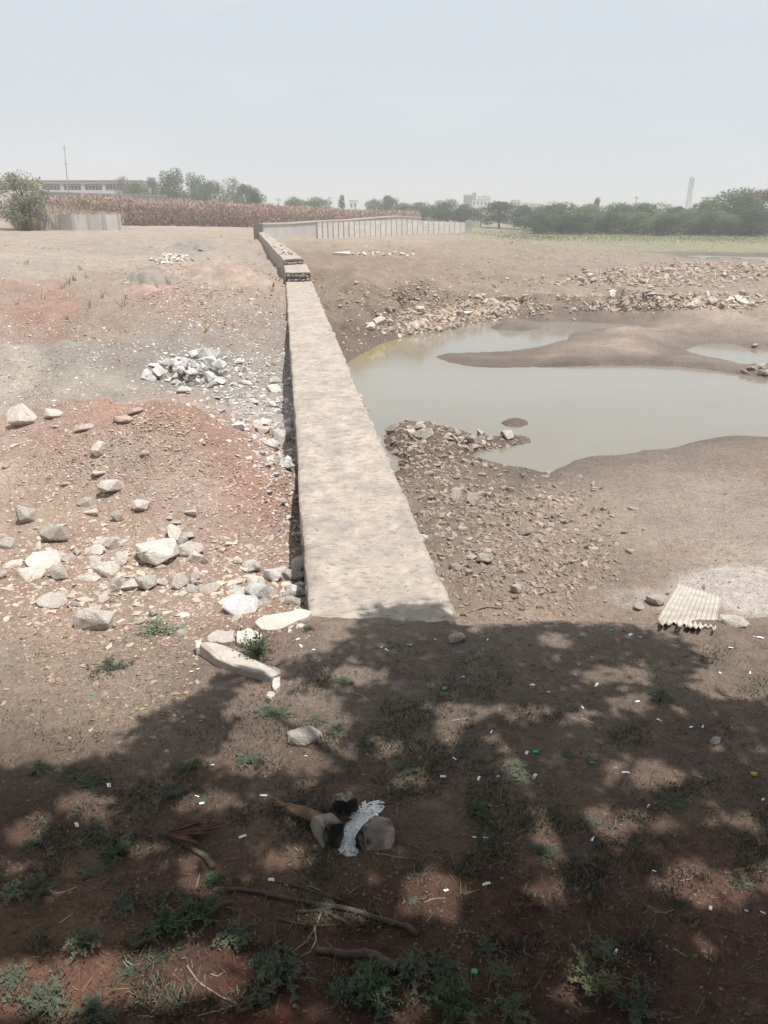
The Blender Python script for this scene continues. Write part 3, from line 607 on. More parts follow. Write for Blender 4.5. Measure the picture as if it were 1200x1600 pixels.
for k, x in enumerate(pcx):
    d = float(np.interp(x, A_[:, 0], A_[:, 3])); top = at_d(x, float(np.interp(x, A_[:, 0], A_[:, 1])), d); bot = at_d(x, float(np.interp(x, A_[:, 0], A_[:, 2])), d)
    zb = min(float(zat(top.x, top.y)[0]), bot.z) - .25
    o = mesh_obj('post', *prism('', [(-.075, -.1), (.075, -.1), (.075, .1), (-.075, .1)], [top.z + .08 - zb] * 4, None, top.z + .08 - zb), M['post']); o.location = (top.x, top.y, zb); put(o, t)
    if prev is not None:
        a, za = prev; u = (top - a).normalized() * .08
        rows = 5
        for r in range(rows):                         # stacked planks of one bay
            f0, f1 = r / rows, (r + .965) / rows
            wall_run(t, 'plank', [(a.x + u.x, a.y + u.y, za + (a.z - za) * f0, za + (a.z - za) * f1), (top.x - u.x, top.y - u.y, zb + (top.z - zb) * f0, zb + (top.z - zb) * f1)], .07, M['panel'])
    prev = (top, zb)
t = empty('gate_pillar', at_d(735, 361, 141), category='pillar', label='short pale pillar at the far end of the precast fence')
p = at_d(733, 346.5, 142); put(mesh_obj('shaft', *prism('', [(p.x - .5, p.y - .4), (p.x + .5, p.y - .4), (p.x + .5, p.y + .4), (p.x - .5, p.y + .4)], [p.z] * 4, None, 3.2), M['coping']), t)
put(mesh_obj('cap', *prism('', [(p.x - .6, p.y - .5), (p.x + .6, p.y - .5), (p.x + .6, p.y + .5), (p.x - .6, p.y + .5)], [p.z + .18] * 4, None, .18), M['panel']), t)
# low panel wall far on the left
t = empty('low_concrete_wall', at_d(120, 360, 68), category='wall', label='low pale grey concrete wall of square panels by the bushes on the left')
xs = [60, 88, 113, 138, 162, 185]; prev = None
for k, x in enumerate(xs):
    ft = hit1(x, 359.5); d = math.hypot(ft.x, ft.y); top = at_d(x, 334.5 + (x - 60) * .006, d); g = ft.z - .2
    o = mesh_obj('post', *prism('', [(-.1, -.1), (.1, -.1), (.1, .1), (-.1, .1)], [top.z + .06 - g] * 4, None, top.z + .06 - g), M['coping']); o.location = (top.x, top.y, g); put(o, t)
    if prev is not None:
        a, ga = prev
        wall_run(t, 'panel', [(a.x + .1, a.y, ga, a.z), (top.x - .1, top.y, g, top.z)], .1, M['plaster'])
    prev = (top, g)

# ------------------------------------------------------------------ buildings and masts on the skyline
def box(name, parent, x0, x1, y0, y1, z0, z1, m):
    return put(mesh_obj(name, *prism('', [(x0, y0), (x1, y0), (x1, y1), (x0, y1)], [z1] * 4, None, z1 - z0), m), parent)
D = 215.0
def bx(px): return (px - 600) / F_PX * D * CP * 1.0
def bz(py): return CAM_H + (HORIZON - py) / F_PX * D * 1.0 / CP * CP
p0 = at_d(-60, 305, D); X0, X1 = at_d(-60, 300, D).x, at_d(232, 300, D).x; Y = at_d(100, 300, D).y
zz = lambda py: at_d(100, py, D).z
t = empty('long_white_building', (0.5 * (X0 + X1), Y, zz(326)), category='building', label='long low white building with a flat roof and a row of dark windows')
box('wall', t, X0, X1, Y, Y + 14, zz(330), zz(284), M['paint'])
box('roof', t, X0 - .8, X1 + .8, Y - 1.2, Y + 15, zz(283.6), zz(281.5), M['roofing'])
box('ledge', t, X0, X1, Y - .45, Y - .002, zz(290), zz(289), M['roofing'])
wme = None
for k in range(46):
    x = X0 + (k + .5) * (X1 - X0) / 46
    if k % 6 == 5: continue
    o = mesh_obj('window', *prism('', [(-.36, -.06), (.36, -.06), (.36, .1), (-.36, .1)], [1.35] * 4, None, 1.35), M['glass']) if wme is None else link('window', wme); wme = o.data
    o.location = (x, Y - .01, zz(296.8)); put(o, t)
x0 = at_d(232, 300, D).x; t2 = empty('sloping_shed', (x0 + 4, Y, zz(326)), category='shed', label='white lean-to shed with a sloping roof at the end of the long building')
put(mesh_obj('wall', *prism('', [(x0 + 1, Y + 2), (x0 + 7.5, Y + 2), (x0 + 7.5, Y + 10), (x0 + 1, Y + 10)], [zz(290), zz(301), zz(301), zz(290)], None, 4), M['paint']), t2)
put(mesh_obj('roof', [(x0 + .9, Y + 1.2, zz(289)), (x0 + 8.2, Y + 1.2, zz(301.2)), (x0 + 8.2, Y + 11, zz(301.2)), (x0 + .9, Y + 11, zz(289)), (x0 + .9, Y + 1.2, zz(288.2)), (x0 + 8.2, Y + 1.2, zz(300.2)), (x0 + 8.2, Y + 11, zz(300.2)), (x0 + .9, Y + 11, zz(288.2))],
             [(0, 3, 2, 1), (4, 5, 6, 7), (0, 1, 5, 4), (1, 2, 6, 5), (2, 3, 7, 6), (3, 0, 4, 7)], M['coping']), t2)
# compound wall below the building
cw = top_pts([(60, 300.5), (150, 303.5), (260, 306.5)], [185, 178, 172], 5); t = empty('compound_wall', cw[1][:3], category='wall', label='dark grey compound wall in front of the long white building')
wall_run(t, 'wall_face', cw, .3, M['greyblock']); wall_run(t, 'coping', [(a, b, d, d + .2) for a, b, c, d in cw], .5, M['steel'])

def house(name, px0, px1, py_top, dist, m, label, floors=3, cols=4, depth=9, extra=None):
    a, b = at_d(px0, py_top, dist), at_d(px1, py_top, dist); g = float(zat(a.x, a.y)[0]) - .3; y = min(a.y, b.y)
    t = empty(name, (.5 * (a.x + b.x), y, g), category='building', label=label)
    box('wall', t, a.x, b.x, y, y + depth, g, a.z, m); box('parapet', t, a.x - .15, b.x + .15, y - .15, y + depth + .15, a.z + .003, a.z + .5, M['coping'])
    fh = 3.1; wd = (b.x - a.x) / cols
    for f in range(floors):
        for c in range(cols):
            zt = a.z - .7 - f * fh
            if zt - 1.4 < g: continue
            w_ = box('window', t, a.x + (c + .28) * wd, a.x + (c + .72) * wd, y - .05, y + .05, zt - 1.3, zt, M['glass'])
            box('sill', w_, a.x + (c + .22) * wd, a.x + (c + .78) * wd, y - .22, y - .003, zt - 1.45, zt - 1.31, M['coping'])
    return t, a, b, y
house('white_house', 546, 558, 315, 330, M['paint'], 'small white house block showing above the brown scrub', 1, 2)
house('grey_block', 727, 738, 305.5, 420, M['greyblock'], 'tall narrow grey building on the skyline beside trees', 4, 2)
t, a, b, y = house('white_apartment_block', 738, 767, 313, 430, M['paint'], 'unfinished white apartment block with rooftop tanks on the skyline', 3, 5)
for k, (u, h) in enumerate(((.12, 3.2), (.42, 1.6), (.66, 2.0), (.9, 1.7))):
    x = a.x + (b.x - a.x) * u; box('stair_head' if k == 0 else 'rooftop_tank', t, x - .9, x + .9, y + 2, y + 4, a.z + .5, a.z + .5 + h, M['greyblock'] if k == 0 else M['coping'])
t, a, b, y = house('cream_house', 803, 813, 314, 380, M['cream'], 'cream coloured house with an open framed terrace among dark trees', 2, 2)
c0 = at_d(813, 317, 380); c1 = at_d(834, 317, 380)
box('terrace_roof', t, c0.x + .2, c1.x, y, y + 6, c0.z - .5, c0.z, M['cream']); box('terrace_pillar', t, c1.x - 1.0, c1.x - .2, y + .2, y + 1, c0.z - 6.5, c0.z - .503, M['cream']); box('terrace_pillar', t, c0.x + 2.6, c0.x + 3.2, y + .2, y + 1, c0.z - 6.5, c0.z - .503, M['cream'])
house('pale_house', 836, 850, 320, 390, M['paint'], 'low pale house wall between the cream house and bushes', 1, 2)
house('white_house', 918, 934, 321, 330, M['paint'], 'white house corner behind the broad round bushes', 1, 2)
house('white_house', 1041, 1050, 321, 340, M['paint'], 'white house just left of the telecom tower', 1, 1)
house('white_house', 1112, 1120, 310, 300, M['paint'], 'white house glimpsed among the tall trees on the right', 2, 1)

def tube(pts, rad, seg=8, jit=0.0):
    V, F = [], []; pts = [Vector(p) for p in pts]; n = len(pts)
    rad = [rad] * n if not isinstance(rad, (list, tuple)) else rad
    for i, p in enumerate(pts):
        d = (pts[min(i + 1, n - 1)] - pts[max(i - 1, 0)]).normalized(); u = d.orthogonal().normalized() if i == 0 else (u - d * u.dot(d)).normalized(); v = d.cross(u)
        for k in range(seg):
            a = 2 * math.pi * k / seg; r_ = rad[i] * (1 + random.uniform(-jit, jit)); V.append(p + (u * math.cos(a) + v * math.sin(a)) * r_)
    for i in range(n - 1):
        for k in range(seg): F.append((i * seg + k, i * seg + (k + 1) % seg, (i + 1) * seg + (k + 1) % seg, (i + 1) * seg + k))
    F.append(tuple(range(seg))[::-1]); F.append(tuple(range((n - 1) * seg, n * seg)))
    return V, F
# lattice telecom tower
tb = at_d(1074, 332, 480); tt_ = at_d(1081, 277, 480); t = empty('telecom_tower', (tb.x, tb.y, float(zat(tb.x, tb.y)[0])), category='tower', label='grey lattice telecom tower with antennas rising above the right-hand trees')
g = t.location.z; ht = tt_.z - g
for sx, sy in ((-1, -1), (1, -1), (1, 1), (-1, 1)):
    put(mesh_obj('leg', *tube([(tb.x + sx * 1.3, tb.y + sy * 1.3, g - .2), (tt_.x + sx * .55, tt_.y + sy * .55, tt_.z)], .16, 6), M['steel']), t)
nb = 9
for k in range(nb):
    f0, f1 = k / nb, (k + 1) / nb; c0 = Vector((tb.x, tb.y, g)).lerp(tt_, f0); c1 = Vector((tb.x, tb.y, g)).lerp(tt_, f1); r0, r1 = 1.3 - .75 * f0, 1.3 - .75 * f1
    for sx in (1, -1):
        put(mesh_obj('brace', *tube([(c0.x - sx * r0, c0.y - r0, c0.z), (c1.x + sx * r1, c1.y - r1, c1.z)], .09, 5), M['steel']), t)
        put(mesh_obj('brace', *tube([(c0.x - sx * r0, c0.y + r0, c0.z), (c1.x + sx * r1, c1.y + r1, c1.z)], .09, 5), M['steel']), t)
for k, (dx, dzz) in enumerate(((-1.0, -1.2), (.3, -.6), (1.0, -1.6), (-.8, -4.0), (.9, -4.4), (0, -6.5))):
    p = tt_ + Vector((dx, -.8, dzz)); box('antenna', t, p.x - .3, p.x + .3, p.y - .2, p.y + .2, p.z - 1.1, p.z + 1.1, M['coping'] if k % 2 else M['steel'])
put(mesh_obj('lightning_rod', *tube([tt_, tt_ + Vector((.1, 0, 1.6))], .07, 5), M['steel']), t)
# thin mast on the left
b_, m_ = at_d(108, 322, 190), at_d(100, 224, 190); t = empty('radio_mast', (b_.x, b_.y, float(zat(b_.x, b_.y)[0])), category='mast', label='thin tall radio mast in front of the long white building')
g = t.location.z
put(mesh_obj('pole', *tube([(b_.x, b_.y, g - .2), Vector((b_.x, b_.y, g)).lerp(m_, .55), m_], [.14, .11, .06], 6), M['steel']), t)
for f in (.45, .72, .93):
    c = Vector((b_.x, b_.y, g)).lerp(m_, f); put(mesh_obj('crossbar', *tube([c - Vector((.45, 0, 0)), c + Vector((.45, 0, 0))], .06, 5), M['steel']), t)
for i, (px, py, d, lab) in enumerate(((435, 309, 210, 'thin bare utility pole over the brown scrub'), (515, 307, 260, 'thin utility pole beside the tall narrow tree'), (995, 306, 230, 'slender pole with a ragged top above the round bushes'))):
    m_ = at_d(px, py, d); g = float(zat(m_.x, m_.y)[0]); t = empty('utility_pole', (m_.x, m_.y, g), category='pole', label=lab)
    put(mesh_obj('pole', *tube([(m_.x, m_.y, g - .2), m_], [.16, .11], 6), M['steel']), t); put(mesh_obj('crossarm', *tube([m_ + Vector((-.8, 0, -.5)), m_ + Vector((.8, 0, -.5))], .08, 5), M['steel']), t)

# ------------------------------------------------------------------ trees
def leaf_cloud(centers, radii, n, size, squash=.8, shell=.55):
    c = rng.integers(0, len(centers), n); d = rng.normal(size=(n, 3)); d /= np.linalg.norm(d, axis=1)[:, None]
    r_ = radii[c] * rng.uniform(shell, 1.08, n) ; P = centers[c] + d * r_[:, None] * np.array((1, 1, squash))
    u = rng.normal(size=(n, 3)); u /= np.linalg.norm(u, axis=1)[:, None]; v = np.cross(u, d + rng.normal(size=(n, 3)) * .6); v /= np.linalg.norm(v, axis=1)[:, None] + 1e-9
    s = size * rng.uniform(.6, 1.3, n)[:, None]
    V = np.stack([P - u * s, P - v * s * .45, P + u * s, P + v * s * .45], 1).reshape(-1, 3); Q_ = np.arange(n * 4).reshape(-1, 4); return V, Q_
def tree_proto(kind):                                 # unit tree: height 1, crown width ~1
    W_, z0, nb, nl, ls = {'round': (.56, .12, 26, 6500, .026), 'bush': (.58, .0, 28, 6500, .026), 'tall': (.32, .2, 14, 3000, .026), 'umbrella': (.48, .5, 14, 2600, .03), 'sparse': (.46, .2, 18, 2200, .026)}[kind]
    C_, R_ = [], []
    for k in range(nb):
        a = random.uniform(0, 6.28); rr = W_ * math.sqrt(random.random()) * .72; f = random.random()
        top = 1 - .55 * (rr / W_) ** 2
        z = z0 + (top - z0) * (.18 + .75 * f) ; C_.append((rr * math.cos(a), rr * math.sin(a), z)); R_.append(random.uniform(.13, .22) * (W_ / .45))
    C_ = np.array(C_); R_ = np.array(R_); C_[:, 2] = np.minimum(C_[:, 2], 1.0 - R_ * .75); C_[np.argsort(np.hypot(C_[:, 0], C_[:, 1]))[:2], 2] = .84
    V, Q_ = leaf_cloud(C_, R_, nl, ls)
    tr = tube([(0, 0, -.03), (.01, .01, z0 * .6 + .1), (-.01, .02, .5), (.02, 0, .75)], [.035, .028, .02, .008], 7, .12)
    TV, TF = list(tr[0]), list(tr[1])
    for k in range(6):
        c = C_[random.randrange(nb)]; zs = random.uniform(.15, .45); v, f = tube([(0, 0, zs), (c[0] * .5, c[1] * .5, zs * .5 + c[2] * .5), tuple(c)], [.016, .011, .004], 5, .1); b0 = len(TV); TV += v; TF += [tuple(i + b0 for i in ff) for ff in f]
    return (V, Q_), (TV, TF)
TP = {k: [tree_proto(k) for _ in range(n)] for k, n in (('round', 4), ('bush', 4), ('tall', 2), ('umbrella', 1), ('sparse', 3))}
TPM = {}
def tree(px, py_top, py_base, wpx, dist, kind, leaf, label, name='tree', group=None, cat='tree'):
    i = random.randrange(len(TP[kind])); key = (kind, i, leaf)
    if key not in TPM:
        (V, Q_), (TV, TF) = TP[kind][i]; cm = big_mesh('crown', V, Q_, M[leaf], smooth=False); tm = bpy.data.meshes.new('trunk'); tm.from_pydata([tuple(v) for v in TV], [], TF); tm.materials.append(M['bark']); TPM[key] = (cm, tm)
    cm, tm = TPM[key]; top = at_d(px, py_top, dist); g = float(zat(top.x, top.y)[0]); h = top.z - g; wm = wpx / F_PX * dist * CP * 1.12
    t = empty(name, (top.x, top.y, g), category=cat, label=label); t.scale = (wm, wm, h); t.rotation_euler = (0, 0, random.uniform(0, 6.28))
    if group: t['group'] = group
    link('crown', cm, t); link('trunk', tm, t); return t
tree(28, 266, 345, 78, 74, 'sparse', 'leaf_pale', 'feathery grey-green thorn tree at the left edge over the low concrete wall')
tree(-25, 285, 345, 90, 78, 'sparse', 'leaf_pale', 'bushy shrub cut by the left edge of the view', name='bush', cat='bush')
tree(30, 300, 346, 64, 74, 'sparse', 'leaf_pale', 'low second thorn bush under the feathery thorn tree', name='bush', cat='bush')
tree(190, 274, 310, 30, 190, 'sparse', 'leaf_pale', 'pale sparse tree hiding the end of the long white building')
tree(216, 283, 312, 34, 180, 'bush', 'leaf_mid', 'low grey-green tree beside the sloping white shed')
tree(236, 274, 312, 30, 205, 'tall', 'leaf_pale', 'pale slim tree right of the white shed')
tree(268, 265, 312, 44, 190, 'round', 'leaf_dark', 'tallest dark round tree of the left-hand row')
tree(303, 272, 312, 38, 195, 'round', 'leaf_mid', 'mid-height round tree next to the tallest left one')
tree(332, 281, 314, 44, 185, 'bush', 'leaf_mid', 'broad low tree in the middle of the left-hand row')
tree(362, 275, 314, 36, 200, 'sparse', 'leaf_pale', 'thin pale tree whose branches show against the sky')
tree(383, 287, 315, 26, 190, 'round', 'leaf_mid', 'small round tree beside the dark flat-topped one')
tree(400, 293, 316, 26, 170, 'umbrella', 'leaf_dark', 'small dark flat-topped tree at the end of the left row')
for px, py, wpx, d, k, lf, lab in (
    (461, 308, 34, 215, 'bush', 'leaf_mid', 'small round bush on the skyline left of centre'), (497, 308, 40, 215, 'bush', 'leaf_mid', 'wider round bush on the skyline near the utility pole'),
    (534, 302, 16, 225, 'tall', 'leaf_mid', 'narrow pointed tree left of the small white house'), (583, 311, 26, 230, 'bush', 'leaf_mid', 'low bush right of the small white house'),
    (607, 305, 28, 230, 'round', 'leaf_dark', 'round-topped tree above the end of the brown scrub'), (632, 317, 40, 190, 'bush', 'leaf_mid', 'grey-green bush where the brown scrub ends'),
    (660, 316, 46, 185, 'bush', 'leaf_mid', 'broad bush behind the fence end'), (699, 312, 44, 180, 'round', 'leaf_dark', 'dark rounded tree left of the grey block'),
    (727, 319, 36, 178, 'bush', 'leaf_dark', 'dark bush in front of the grey block'), (752, 322, 28, 182, 'sparse', 'leaf_mid', 'thin tree in front of the white apartment block'),
    (782, 314, 50, 176, 'round', 'leaf_dark', 'dark rounded tree between apartment block and cream house'), (822, 320, 40, 174, 'bush', 'leaf_dark', 'dark bush in front of the cream house'),
    (850, 322, 46, 165, 'bush', 'leaf_mid', 'spreading bush right of the cream house'), (880, 315, 66, 150, 'bush', 'leaf_mid', 'broad flat-topped thorn bush nearest the green field'),
    (925, 318, 50, 158, 'bush', 'leaf_mid', 'round thorn bush in front of the white house corner'), (934, 306, 16, 200, 'tall', 'leaf_mid', 'slender treetop standing above the thorn bushes'),
    (965, 316, 62, 155, 'bush', 'leaf_mid', 'wide thorn bush in the middle of the right-hand row'), (1015, 317, 66, 152, 'bush', 'leaf_mid', 'wide thorn bush left of the telecom tower'),
    (1057, 322, 32, 158, 'round', 'leaf_dark', 'small dark round tree at the foot of the telecom tower'), (1082, 326, 40, 155, 'bush', 'leaf_mid', 'low bush right of the telecom tower'),
    (1106, 313, 46, 160, 'round', 'leaf_dark', 'dark domed tree below the tall trees on the right'), (1120, 306, 40, 180, 'sparse', 'leaf_pale', 'pale sparse tree behind the dark domed one'),
    (1155, 296, 84, 150, 'round', 'leaf_mid', 'large green tree at the right end of the skyline'), (1196, 295, 70, 158, 'round', 'leaf_brown', 'large reddish brown tree cut by the right edge'),
    (1180, 318, 50, 140, 'bush', 'leaf_dark', 'dark bush under the large trees on the right'), (1128, 330, 50, 142, 'bush', 'leaf_mid', 'low grey bush at the edge of the green field')):
    tree(px, py, 350, wpx, d, k, lf, lab, name='bush' if k == 'bush' else 'tree', cat='bush' if k == 'bush' else 'tree')

for k in range(16):
    px = 838 + k * 23.5 + random.uniform(-7, 7)
    tree(px, random.uniform(330, 337), 352, random.uniform(30, 52), random.uniform(138, 150), 'bush', random.choice(('leaf_mid', 'leaf_mid', 'leaf_dark')), 'low bush in the unbroken thicket along the green field edge', name='bush', cat='bush', group='thicket bushes along the field edge')
# dry reddish scrub in front of the left tree row
def blades(name, P, H_, W_, C_, label, lean=.25, m='scrub', **props):
    n = len(P); a = rng.uniform(0, 6.28, n); dx = np.cos(a) * W_; dy = np.sin(a) * W_; lx = rng.normal(0, lean, n) * H_; ly = rng.normal(0, lean, n) * H_
    V = np.stack([P + np.stack([-dx, -dy, np.full(n, -.03)], -1), P + np.stack([dx, dy, np.full(n, -.03)], -1), P + np.stack([lx + dx * .35, ly + dy * .35, H_], -1), P + np.stack([lx - dx * .35, ly - dy * .35, H_], -1)], 1).reshape(-1, 3)
    me = big_mesh(name, V, np.arange(4 * n).reshape(-1, 4), M[m], smooth=False); vcol(me, 'tint', np.repeat(C_, 4, 0)); return link(name, me, kind='stuff', label=label, **props)
n = 210000; px = rng.uniform(55, 655, n); d = rng.uniform(108, 140, n) + np.interp(px, [55, 400, 655], [0, 4, 40]); az = np.arctan2((px - 600) / F_PX, 1.07)
x = d * np.sin(az); y = d * np.cos(az); z = zat(x, y)
topz = CAM_H + np.interp(px, [55, 165, 230, 300, 420, 520, 655], [15, 15, 13.5, 11.5, 6, 2.5, -2]) / 1120 * 125
H_ = np.clip(topz - z, .6, 5) * (1 + .2 * fbm(x, y, 2.5, 4) + .12 * fbm(x, y, .7, 3)); f_ = rng.random(n) ** .85
cc = lin(np.array([178, 151, 137]))[None] * .9 * rng.uniform(.82, 1.12, (n, 1)); g_ = fbm(x, y, 6., 3) > .3; cc[g_] = cc[g_] * np.array([.92, 1.04, .9])
blades('dry_scrub', np.stack([x, y, z + np.maximum(H_ * f_ - .3, 0)], -1), np.minimum(H_ * f_ + .1, rng.uniform(.15, .38, n)), .06, cc, 'band of tall reddish brown dry scrub before the tree row', .95)
# straw-coloured tall grass above the low concrete wall
n = 7000; px = rng.uniform(20, 185, n); d = rng.uniform(74, 100, n); az = np.arctan2((px - 600) / F_PX, 1.07); x = d * np.sin(az); y = d * np.cos(az)
blades('straw_grass', np.stack([x, y, zat(x, y)], -1), rng.uniform(.5, 1.5, n), .04, lin(np.array([205, 185, 155]))[None] * .8 * rng.uniform(.7, 1.2, (n, 1)), 'straw coloured tall grass growing behind the low concrete wall', .4)
# green field at the far side of the basin
n = 26000; gx, gy = scatter([(760, 362), (850, 352), (1000, 349), (1210, 350), (1210, 378), (1050, 374), (900, 372), (820, 374)], n); gx += rng.normal(0, 30, len(gx)); gy += rng.normal(0, 3.0, len(gy)); P = hit(gx, np.maximum(gy, 349)); n = len(P)
blades('field_grass', P, rng.uniform(.05, .2, n), .05, lin(np.array([170, 170, 132]))[None] * .75 * rng.uniform(.6, 1.25, (n, 1)), 'short green grass of the field beyond the basin', .5)

# ------------------------------------------------------------------ heaps of sand and soil
def heap(name, px, py, wpx, hpx, col, label, depth=.8):
    p = hit1(px, py); w_ = px_size(p, wpx) / 2; h = px_size(p, hpx); n = 26; V = []; F = []
    for i in range(n + 1):
        for j in range(n + 1):
            u, v = i / n * 2 - 1, j / n * 2 - 1; x, y = p.x + u * w_, p.y + v * w_ * depth; r_ = math.hypot(u, v)
            r_ += .38 * float(fbm(np.array(u * 2 + px), np.array(v * 2), 1., 3)); k = .72 * max(0, 1 - r_ * r_) ** 1.3; z = float(zat(x, y)[0]) - .06 + k * h * (1 + .25 * float(fbm(np.array(x), np.array(y), w_ * .5, 4))) + (.09 + .2 * h) * k * float(fbm(np.array(x), np.array(y), .35, 3)); V.append((x - p.x, y - p.y, z - p.z))
    for i in range(n):
        for j in range(n): a = i * (n + 1) + j; F.append((a, a + n + 1, a + n + 2, a + 1))
    m = mat(name + '_soil', col, var=.3, scale=3, bump=.04, bump_scale=7)
    o = mesh_obj(name, V, F, m, smooth=True, category='heap', label=label); o.location = p; return o
heap('sand_heap', 302, 388, 90, 18, (0.235, 0.21, 0.18), 'low dark heap of sand beyond the pale stone heap')
heap('sand_heap', 235, 436, 98, 24, (0.25, 0.22, 0.185), 'wide dark heap of sand nearer than the pale stone heap')
heap('soil_heap', 350, 436, 150, 40, (0.325, 0.25, 0.20), 'reddish soil heap right of the pale stone heap')
heap('soil_heap', 225, 452, 70, 12, (0.33, 0.24, 0.19), 'small red soil heap in front of the wide dark sand heap')
heap('soil_heap', 207, 347, 22, 14, (0.42, 0.24, 0.13), 'small orange earth mound beside the low concrete wall', .7)

# ------------------------------------------------------------------ loose rocks one can pick out
def rocks(px, py, sizes, protos, mats, **props):
    P = hit(px, py)
    for p, s in zip(P, sizes):
        rock_at(p, px_size(p, s) * 1.28, random.choice(protos), M[random.choice(mats)], **props)
HERO = [  # px, py (contact), width px, shape, material, label, height factor
    (150, 985, 66, 'mid', 'pale_rock', 'large square-cut grey boulder lowest on the rubble slope at left', 1.15), (35, 668, 56, 'mid', 'pale_rock', 'largest pale rounded boulder on the far rim of the red heap', 1.0),
    (83, 655, 30, 'mid', 'pale_rock', 'smaller pale boulder beside the largest one on the rim', 1.1), (130, 675, 40, 'slab', 'pale_rock', 'flat pale boulder on the rim of the red heap', 1.4),
    (192, 662, 34, 'slab', 'red_rock', 'reddish flat rock on the crest of the red heap', 1.6), (210, 648, 28, 'slab', 'red_rock', 'small reddish rock behind the reddish flat one', 1.6),
    (42, 818, 34, 'mid', 'pale_rock', 'upright long pale rock near the left edge of the view', 1.6), (88, 848, 42, 'mid', 'dark_rock', 'brown square rock with a shaded front on the left slope', 1.1),
    (72, 885, 58, 'slab', 'pale_rock', 'broad flat pale rock below the brown square one', 1.5), (94, 908, 34, 'mid', 'pale_rock', 'roundish white-grey rock in the left rubble', 1.0), (85, 948, 52, 'slab', 'pale_rock', 'flat oval pale rock left of the large square boulder', 1.5),
    (145, 808, 40, 'slab', 'pale_rock', 'tilted thin slab on the red slope left of centre', 1.3), (300, 808, 36, 'slab', 'pale_rock', 'flat pale rock high on the red gravel', 1.4), (250, 875, 78, 'mid', 'pale_rock', 'long pale boulder with a dark undercut in the rubble', .8),
    (298, 868, 46, 'mid', 'pale_rock', 'grey boulder at the right end of the long undercut one', .95), (230, 920, 40, 'mid', 'pale_rock', 'round pale rock below the long undercut boulder', 1.0), (322, 928, 46, 'slab', 'pale_rock', 'flat pale rock between rubble and stacked slabs', 1.5),
    (378, 960, 62, 'slab', 'white_rock', 'thick flat slab rock with a dark front by the broken rocks', 2.0), (428, 910, 36, 'mid', 'white_rock', 'white angular rock near the wall with a blue stain', 1.2), (405, 938, 44, 'mid', 'white_rock', 'white angular rock behind the thick slab', 1.0),
    (448, 905, 44, 'slab', 'pale_rock', 'long flat rock leaning against the wall foot', 1.4), (458, 935, 36, 'mid', 'white_rock', 'white block wedged against the wall foot', 1.3), (175, 770, 40, 'mid', 'pale_rock', 'pale cracked rock on the middle of the red heap', .8),
    (225, 715, 17, 'mid', 'pale_rock', 'single pale rock high on the red heap', 1.1), (220, 788, 24, 'mid', 'dark_rock', 'single brown rock on the lower red heap', .8), (440, 690, 34, 'mid', 'white_rock', 'white broken rock beside the wall above the red gravel', 1.0),
    (425, 700, 26, 'mid', 'white_rock', 'white sharp rock left of the one at the wall', 1.0), (448, 735, 30, 'mid', 'white_rock', 'lowest big white rock at the wall foot', 1.2), (285, 618, 24, 'mid', 'white_rock', 'pale rock lying apart below the white rock heap', .9),
    (240, 965, 16, 'mid', 'pale_rock', 'small pale block right of the large square boulder', 1.4),
    (820, 840, 26, 'mid', 'dark_rock', 'dark broken block standing on the grey gravel right of the wall', 1.3), (757, 880, 32, 'mid', 'dark_rock', 'pale-topped angular block nearest the wall on the gravel', 1.0), (712, 893, 22, 'mid', 'dark_rock', 'squat square block at the wall foot on the right', 1.0),
    (735, 876, 22, 'slab', 'dark_rock', 'flat stone next to the pale-topped block', 1.5), (807, 928, 22, 'mid', 'pale_rock', 'single upright pale stone on the dirt below the gravel', 1.4), (990, 800, 20, 'slab', 'dark_rock', 'lone dark flat stone on the bare mud', 1.6),
    (1025, 945, 34, 'mid', 'dark_rock', 'brown boulder under the corner of the corrugated sheet', .8), (1000, 953, 24, 'slab', 'dark_rock', 'flat brown stone left of the corrugated sheet', 1.5), (1145, 978, 46, 'slab', 'pale_rock', 'rounded pale rock right of the corrugated sheet', 1.4),
    (928, 862, 18, 'slab', 'dark_rock', 'thin stone lying in the middle of the dirt', 1.4), (475, 1160, 54, 'slab', 'pale_rock', 'single flat tan stone lying alone in the sunlit patch', 2.1), (545, 1072, 14, 'mid', 'dark_rock', 'small grey stone in the shade near the wall end', 1.0),
    (712, 1005, 34, 'mid', 'dark_rock', 'grey corner stone at the shaded near end of the wall', .9), (1117, 1163, 24, 'mid', 'dark_rock', 'dull grey clod in the shade on the right', .7), (662, 845, 16, 'mid', 'white_rock', 'small whitish stone on the ragged water-side wall edge', .9)]
for px, py, wpx, sh, m, lab, hf in HERO:
    p = hit1(px, py - 4); s = px_size(p, wpx) * 1.22
    rock_at(p, s, random.choice(MID if sh == 'mid' else SLAB), M[m], rz=random.uniform(-.5, .5), tilt=.1, sink=.15, sc=(1, 1, hf), label=lab, category='rock')
